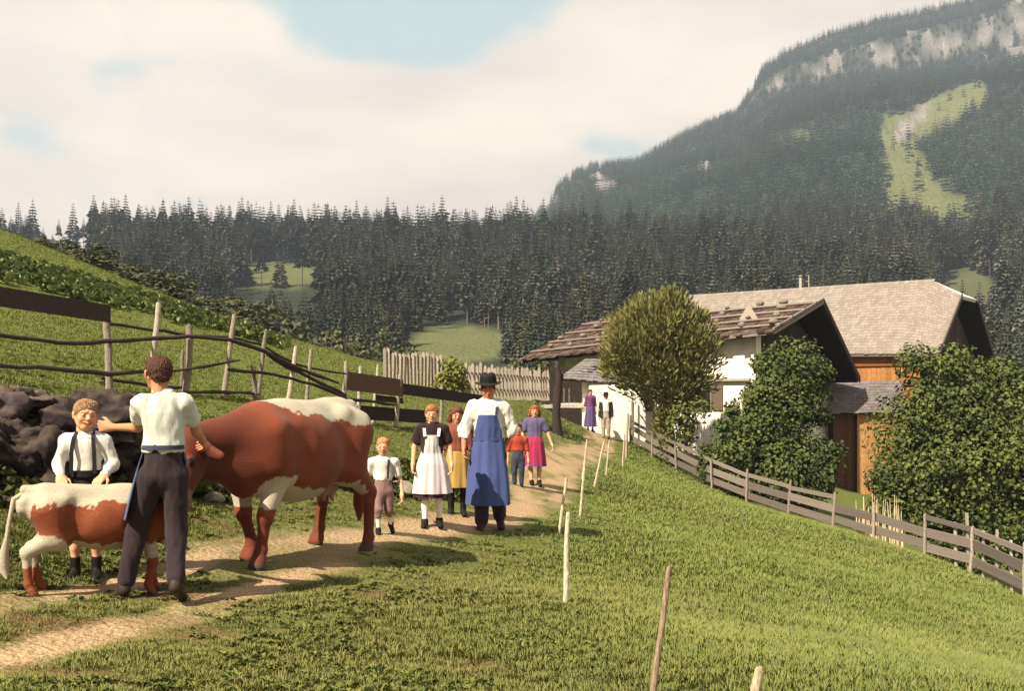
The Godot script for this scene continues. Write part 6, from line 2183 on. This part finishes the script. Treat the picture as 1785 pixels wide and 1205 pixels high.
# ---------------------------------------------------------------- cow and calf
func beast(label: String, kind: String, where: Vector3, yaw: float, s: float, slim: float, cell: float, coat: Callable, head: Array, legs: Array, tail: Array, tail_col: Color) -> Node3D:
	var o := thing(kind, label, kind, where, yaw)
	var g := Geo.new()
	var f := Field.new(Vector3(-0.48, -0.02, -1.05), Vector3(0.48, 1.48, 1.85), cell / s)
	var w := slim
	f.bone(Vector3(0, 0.90, 0.46), Vector3(0, 0.86, -0.10), 0.32 * w, 0.355 * w, 0.10, Vector3(1.02, 0.88, 1))
	f.bone(Vector3(0, 0.86, -0.10), Vector3(0, 0.93, -0.52), 0.355 * w, 0.30 * w, 0.10, Vector3(1.02, 0.90, 1))
	f.bone(Vector3(0, 0.88, 0.16), Vector3(0, 0.87, 0.06), 0.385 * w, 0.385 * w, 0.10, Vector3(1.0, 0.90, 1))
	f.bone(Vector3(0, 1.12, 0.42), Vector3(0, 1.13, 0.15), 0.15, 0.13, 0.10)           # withers
	f.bone(Vector3(0, 1.14, 0.2), Vector3(0, 1.19, -0.62), 0.11, 0.12, 0.08)           # back
	f.bone(Vector3(0, 1.02, -0.50), Vector3(0, 1.05, -0.78), 0.27 * w, 0.21 * w, 0.10)  # rump
	f.bone(Vector3(0, 1.20, -0.70), Vector3(0, 1.24, -0.84), 0.09, 0.055, 0.06)         # tail head
	f.bone(Vector3(0, 0.80, 0.60), Vector3(0, 0.66, 0.62), 0.20 * w, 0.13 * w, 0.10)     # brisket
	for x in [-1.0, 1.0]:
		f.bone(Vector3(x * 0.20 * w, 1.19 - 0.3 * (1.0 - w), -0.45), Vector3(x * 0.19 * w, 1.15 - 0.3 * (1.0 - w), -0.50), 0.075, 0.07, 0.08)
		f.bone(Vector3(x * 0.12, 1.10, -0.86), Vector3(x * 0.12, 1.05, -0.86), 0.065, 0.065, 0.07)
		f.bone(Vector3(x * 0.17 * w, 1.02, 0.52), Vector3(x * 0.20 * w, 0.80, 0.50), 0.17 * w, 0.15 * w, 0.09)
	for k in 4:
		var x := 1.0 if k % 2 == 0 else -1.0
		var sh: Vector3 = legs[k]     # how far the hoof is moved; it stands on the slope
		var hoof := Vector3(x * 0.17, 0, 0.53 if k < 2 else -0.70) + sh
		var world := where + Basis(Vector3.UP, yaw) * (hoof * s)
		sh.y = clampf((land(world.x, world.z) - where.y) / s + 0.03, -0.14, 0.14)
		if k < 2:
			var el := Vector3(x * 0.20 * w, 0.72, 0.44)
			var kn := Vector3(x * 0.17, 0.39, 0.50) + sh * 0.55
			var fe := Vector3(x * 0.165, 0.125, 0.47) + sh
			f.bone(el, kn, 0.115 * w, 0.060, 0.05)
			f.bone(kn + Vector3(0, 0.01, 0), kn - Vector3(0, 0.02, 0), 0.064, 0.06, 0.02)
			f.bone(kn, fe, 0.048, 0.042, 0.03)
			f.bone(fe, fe + Vector3(0, -0.03, 0.015), 0.052, 0.05, 0.02)
			f.bone(fe + Vector3(-0.018, -0.07, 0.03), fe + Vector3(-0.02, -0.115, 0.055), 0.046, 0.05, 0.012)
			f.bone(fe + Vector3(0.018, -0.07, 0.03), fe + Vector3(0.02, -0.115, 0.055), 0.046, 0.05, 0.012)
		else:
			var hp := Vector3(x * 0.17 * w, 1.0, -0.62)
			var st := Vector3(x * 0.21 * w, 0.70, -0.50)
			var ho := Vector3(x * 0.185, 0.50, -0.79) + sh * 0.6
			var fe := Vector3(x * 0.18, 0.125, -0.74) + sh
			var tw := maxf(w, 0.86)
			f.bone(hp, st, 0.215 * tw, 0.16 * tw, 0.09)
			f.bone(st + Vector3(0, 0.02, -0.05), ho, 0.145 * tw, 0.062, 0.07)
			f.bone(ho + Vector3(0, 0.03, -0.015), ho, 0.05, 0.055, 0.03)
			f.bone(ho, fe, 0.052, 0.043, 0.03)
			f.bone(fe, fe + Vector3(0, -0.03, 0.015), 0.052, 0.05, 0.02)
			f.bone(fe + Vector3(-0.018, -0.07, 0.03), fe + Vector3(-0.02, -0.115, 0.055), 0.046, 0.05, 0.012)
			f.bone(fe + Vector3(0.018, -0.07, 0.03), fe + Vector3(0.02, -0.115, 0.055), 0.046, 0.05, 0.012)
	for x in [-1.0, 1.0]:   # the hollow of the flank and the line behind the shoulder
		f.bone(Vector3(x * 0.47 * w, 1.02, -0.30), Vector3(x * 0.45 * w, 0.84, -0.34), 0.13, 0.10, 0.10, Vector3.ONE, 1)
		f.bone(Vector3(x * 0.46 * w, 1.02, 0.30), Vector3(x * 0.47 * w, 0.74, 0.28), 0.10, 0.10, 0.09, Vector3.ONE, 1)
	# neck and head: head = [poll, muzzle]
	var poll: Vector3 = head[0]
	var muz: Vector3 = head[1]
	var ax := (muz - poll).normalized()
	var side := Vector3(1, 0, 0)
	side = (side - ax * side.dot(ax)).normalized()
	var fwd := side.cross(ax).normalized()      # the face looks this way
	if fwd.z + fwd.y < 0.0:
		fwd = -fwd
	f.bone(Vector3(0, 1.00, 0.55), poll - fwd * 0.06, 0.245 * w, 0.145, 0.10, Vector3(1.12, 1, 1))
	f.bone(Vector3(0, 0.76, 0.62), poll + ax * 0.16 - fwd * 0.14, 0.16 * w, 0.085, 0.10)
	f.bone(poll + ax * 0.02, poll + ax * 0.26, 0.125, 0.105, 0.05)
	f.bone(poll + ax * 0.12 - fwd * 0.05, poll + ax * 0.32 - fwd * 0.03, 0.105, 0.075, 0.05)
	f.bone(poll + ax * 0.26, muz, 0.095, 0.088, 0.05)
	f.bone(muz - side * 0.035, muz + side * 0.035, 0.085, 0.085, 0.03)
	for x in [-1.0, 1.0]:
		f.bone(poll + side * x * 0.09 + ax * 0.05, poll + side * x * 0.15 + ax * 0.055, 0.045, 0.04, 0.03)
		f.bone(poll + side * x * 0.14 + ax * 0.06 - fwd * 0.02, poll + side * x * 0.27 + ax * 0.10 - fwd * 0.03, 0.05, 0.035, 0.02, Vector3(1, 1, 1.6))
		f.bone(poll + side * x * 0.085 + ax * 0.17 + fwd * 0.055, poll + side * x * 0.09 + ax * 0.18 + fwd * 0.055, 0.035, 0.035, 0.02)
		f.bone(muz + side * x * 0.045 + fwd * 0.088, muz + side * x * 0.05 + fwd * 0.10, 0.02, 0.02, 0.02, Vector3.ONE, 1)
	f.bone(poll - ax * 0.03 + fwd * 0.02, poll - ax * 0.06, 0.07, 0.05, 0.05)
	var paint := func(p: Vector3, n: Vector3) -> Color:
		var t := (p - poll).dot(ax)
		var hr := (p - poll - ax * t).length()
		if p.z > 0.8 and t > 0.36 and hr < 0.16:
			return Color(0.28, 0.16, 0.13)
		for x in [-1.0, 1.0]:
			if (p - poll - side * x * 0.115 - ax * 0.175 - fwd * 0.07).length() < 0.026:
				return Color(0.012, 0.01, 0.01)
		if p.y < 0.055:
			return Color(0.10, 0.075, 0.06)
		return coat.call(p, n)
	f.add_to(g, Transform3D(Basis().scaled(Vector3.ONE * s), Vector3.ZERO), paint)
	part("body", g.mesh(), hide_m, o)
	# tail with its brush
	g = Geo.new()
	g.col = tail_col
	var pts: Array = []
	var rad: Array = []
	for k in tail.size():
		pts.append(tail[k] * s)
		rad.append([0.034, 0.028, 0.024, 0.024, 0.055, 0.062, 0.012][mini(k, 6)] * s)
	g.tube(pts, rad, 8)
	part("tail", g.mesh(), hide_m, o)
	return o


var hide_m: StandardMaterial3D

func build_cattle() -> void:
	hide_m = mat(Color.WHITE, 0.72, "soil", Vector3(7, 2, 7))
	hide_m.rim_enabled = true
	hide_m.rim = 0.12
	var spots := FastNoiseLite.new()
	spots.seed = 21
	spots.frequency = 1.0
	spots.fractal_octaves = 4
	var brown := Color(0.285, 0.072, 0.032)
	var cream := Color(0.62, 0.55, 0.43)
	var cow_coat_and_shade := func(p: Vector3, n: Vector3) -> Color:
		var e := 0.055 * spots.get_noise_3dv(p * 3.2) + 0.03 * spots.get_noise_3dv(p * 9.0)
		var white := false
		# the white back that widens over the rump and runs down behind
		var lim: float = table([[-0.95, 0.62], [-0.86, 0.86], [-0.74, 1.06], [-0.45, 1.10], [-0.15, 1.145], [0.15, 1.185], [0.35, 1.215], [0.48, 1.30]], p.z)
		if p.z < 0.50 and p.y + e * 1.2 > lim:
			white = true
		# the white belly
		if p.y + e < table([[-0.75, 0.50], [-0.5, 0.60], [-0.1, 0.575], [0.3, 0.60], [0.62, 0.60], [0.72, 0.4]], p.z) and absf(p.z) < 0.72 and n.y < 0.35 and p.y > 0.46:
			white = true
		# white blaze on the near foreleg
		if p.z > 0.32 and p.z < 0.64 and p.y > 0.47 + e and p.y < 0.70 + e and p.x > -0.3 and p.z < 0.60 + e:
			white = true
		var v := 1.0 + 0.35 * spots.get_noise_3dv(p * 2.2)
		if white:
			return cream * (0.95 + 0.1 * v)
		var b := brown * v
		b = b.lerp(Color(0.10, 0.026, 0.018), 0.62 * smoothstep(0.50, 0.82, p.z + e))  # shade over neck and head, painted into the coat colour
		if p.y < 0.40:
			b = b.lerp(Color(0.13, 0.035, 0.022), 0.5)  # low on the legs shade is painted in likewise
		return b
	var p0 := at(511, 0, 8.75)
	var cow := beast("large reddish-brown cow with white back, its head lowered behind the tall boy", "cow", Vector3(p0.x, land(p0.x, p0.z) - 0.01, p0.z), deg_to_rad(-24.0), 0.99, 0.90, 0.016, cow_coat_and_shade,
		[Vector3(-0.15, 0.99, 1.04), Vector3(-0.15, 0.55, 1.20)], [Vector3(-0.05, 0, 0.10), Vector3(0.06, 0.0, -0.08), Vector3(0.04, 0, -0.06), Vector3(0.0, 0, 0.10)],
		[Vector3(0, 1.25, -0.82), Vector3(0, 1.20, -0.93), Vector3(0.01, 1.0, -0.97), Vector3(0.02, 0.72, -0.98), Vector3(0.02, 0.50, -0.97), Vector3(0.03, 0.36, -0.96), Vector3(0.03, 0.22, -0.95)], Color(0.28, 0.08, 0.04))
	var g := Geo.new()
	var u := Field.new(Vector3(-0.2, 0.38, -0.66), Vector3(0.2, 0.75, -0.18), 0.014)
	u.bone(Vector3(0, 0.60, -0.48), Vector3(0, 0.58, -0.36), 0.125, 0.11, 0.03)
	for x in [-1.0, 1.0]:
		u.bone(Vector3(x * 0.06, 0.52, -0.46), Vector3(x * 0.065, 0.445, -0.46), 0.026, 0.016, 0.02)
		u.bone(Vector3(x * 0.055, 0.52, -0.35), Vector3(x * 0.06, 0.45, -0.35), 0.026, 0.016, 0.02)
	u.add_to(g, Transform3D(), func(_p, _n): return Color(0.46, 0.26, 0.20))
	part("udder", g.mesh(), hide_m, cow)
	var calf_coat := func(p: Vector3, n: Vector3) -> Color:
		var e := 0.06 * spots.get_noise_3dv(p * 3.0 + Vector3.ONE * 7.0) + 0.05 * spots.get_noise_3dv(p * 8.0)
		var white := false
		var lim: float = table([[-0.95, 0.4], [-0.84, 0.55], [-0.78, 1.05], [-0.5, 1.06], [0.0, 1.08], [0.5, 1.10], [0.8, 1.2]], p.z)
		if p.y + e * 1.4 > lim:
			white = true
		if p.y + e < table([[-0.9, 0.78], [-0.55, 0.76], [-0.40, 0.66], [0.0, 0.61], [0.4, 0.62], [0.7, 0.6]], p.z) and p.y > 0.42 + e and p.z < 0.7:
			white = true
		if p.z < -0.5 and p.y < 0.70 and p.y > 0.36 + e * 2.0 and not (p.z > -0.72 and p.y < 0.52):
			white = true
		if white:
			return cream * 1.02
		return Color(0.31, 0.082, 0.035) * (1.0 + 0.3 * spots.get_noise_3dv(p * 3.0))
	p0 = at(186, 0, 7.05)
	beast("brown and white calf with a white tail standing in front of the smaller boy", "calf", Vector3(p0.x, land(p0.x, p0.z) - 0.008, p0.z), deg_to_rad(116.0), 0.57, 0.72, 0.011, calf_coat,
		[Vector3(0.16, 1.10, 0.70), Vector3(0.26, 0.76, 0.84)], [Vector3(0.0, 0, 0.05), Vector3(0.0, 0, -0.04), Vector3(0.0, 0, 0.03), Vector3(0.0, 0, -0.07)],
		[Vector3(0, 1.22, -0.82), Vector3(0, 1.14, -0.95), Vector3(0, 0.92, -0.99), Vector3(0, 0.72, -1.02), Vector3(-0.01, 0.52, -1.05), Vector3(-0.01, 0.40, -1.05), Vector3(-0.01, 0.28, -1.02)], cream)


func build_figures() -> void:
	T["weave"] = tex_noise(0.06, Color(0.86, 0.86, 0.86), Color(1, 1, 1), 5, 256)
	build_people()
	build_cattle()


# ---------------------------------------------------------------- the sky
func sky_texture() -> ImageTexture:
	var w := 1536
	var h := 768
	var big := FastNoiseLite.new()
	big.seed = 4
	big.frequency = 0.9
	big.fractal_octaves = 6
	big.fractal_gain = 0.52
	var shade := FastNoiseLite.new()
	shade.seed = 9
	shade.frequency = 1.3
	shade.fractal_octaves = 5
	var d := PackedByteArray()
	d.resize(w * h * 3)
	d.fill(150)
	var white := Color(0.97, 0.795, 0.63)
	var grey := Color(0.72, 0.595, 0.495)
	var blue := Color(0.41, 0.55, 0.56)
	for j in h / 2 + 4:
		var el := (0.5 - (j + 0.5) / h) * PI
		var ce := cos(el)
		var se := sin(el)
		for i in w:
			var az := wrapf((i + 0.5) / w * TAU, -PI, PI)
			var p := Vector3(sin(az) * ce, se, -cos(az) * ce)
			var q := p
			q.y *= 2.2
			var n := big.get_noise_3dv(q * 2.6)
			n += 0.5 * big.get_noise_3dv(q * 8.0)
			var s := shade.get_noise_3d(q.x * 2.2, q.y * 3.4, q.z * 2.2)
			# an opening in the clouds every seventy-two degrees round the sky
			var turn := az + 0.095
			var idx := roundf(turn / 1.2566)
			var gx := (turn - idx * 1.2566) * ce
			var gy := el - 0.345 + 0.05 * sin(idx * 2.0) * absf(idx)
			var gap := clampf(1.35 - sqrt(gx * gx / 0.0100 + gy * gy / 0.0024), 0.0, 1.0) + clampf(1.0 - absf(el - 1.0) * 3.0, 0.0, 0.6)
			var cover := smoothstep(-0.10, 0.30, n * 1.0 + 0.53 - gap * 1.05)
			var lowb := clampf(1.0 - se / 0.20, 0.0, 1.0)
			var t := clampf(0.36 + 1.15 * s + 0.30 * lowb + 0.25 * n, 0.0, 1.0)
			var c := white.lerp(grey, t)
			c = blue.lerp(c, cover).linear_to_srgb()
			var k := (j * w + i) * 3
			d[k] = int(clampf(c.r, 0, 1) * 255.0); d[k + 1] = int(clampf(c.g, 0, 1) * 255.0); d[k + 2] = int(clampf(c.b, 0, 1) * 255.0)
	return ImageTexture.create_from_image(Image.create_from_data(w, h, false, Image.FORMAT_RGB8, d))


func _ready() -> void:
	# camera: level, with the lens raised
	var cam := Camera3D.new()
	cam.name = "camera"
	cam.projection = Camera3D.PROJECTION_FRUSTUM
	cam.near = 0.1
	cam.far = 6000.0
	cam.size = 2.0 * 602.5 / F * cam.near
	cam.frustum_offset = Vector2(0.0, (HZ - 602.5) / F * cam.near)
	add_child(cam)
	cam.current = true
	# sky and air
	var env := Environment.new()
	env.background_mode = Environment.BG_SKY
	var sm := PanoramaSkyMaterial.new()
	sm.panorama = sky_texture()
	sm.energy_multiplier = 0.46
	env.sky = Sky.new()
	env.sky.sky_material = sm
	env.tonemap_mode = Environment.TONE_MAPPER_LINEAR
	env.tonemap_exposure = EXPOSURE
	env.fog_enabled = true
	env.fog_density = 0.00022
	env.fog_light_color = Color(0.76, 0.82, 0.91)
	env.sdfgi_enabled = true
	env.ssao_enabled = true
	env.ssil_enabled = true
	var we := WorldEnvironment.new()
	we.name = "world_environment"
	we.environment = env
	add_child(we)
	# sun: high on the left, a little behind the camera
	var sun := DirectionalLight3D.new()
	sun.name = "sun"
	sun.light_energy = 1.55
	sun.light_color = Color(1.0, 0.95, 0.86)
	sun.light_angular_distance = 0.5
	sun.shadow_enabled = true
	add_child(sun)
	sun.look_at_from_position(Vector3.ZERO, SUN_DIR, Vector3.UP)

	wob.seed = 3
	wob.frequency = 0.01
	wob.fractal_octaves = 4
	grain.seed = 8
	grain.frequency = 0.06
	grain.fractal_octaves = 3
	T["grey"] = tex_noise(0.02, Color(0.0, 0.0, 0.0), Color(1, 1, 1), 6, 512)
	T["limewash"] = tex_noise(0.012, Color(0.90, 0.885, 0.86), Color(1, 1, 1), 3, 512)
	T["soil"] = tex_noise(0.03, Color(0.52, 0.50, 0.48), Color(1, 1, 1), 6, 1024)
	T["crag"] = tex_noise(0.02, Color(0.55, 0.53, 0.52), Color(1, 1, 1), 6, 1024, FastNoiseLite.TYPE_SIMPLEX_SMOOTH, 30.0)
	T["wood"] = tex_noise(0.02, Color(0.62, 0.60, 0.58), Color(1, 1, 1), 6, 512)
	survey()
	cache_land()
	build_ground()
	build_far()
	build_forest()
	build_farm()
	build_fences()
	build_plants()
	build_figures()

const EXPOSURE := 2.6
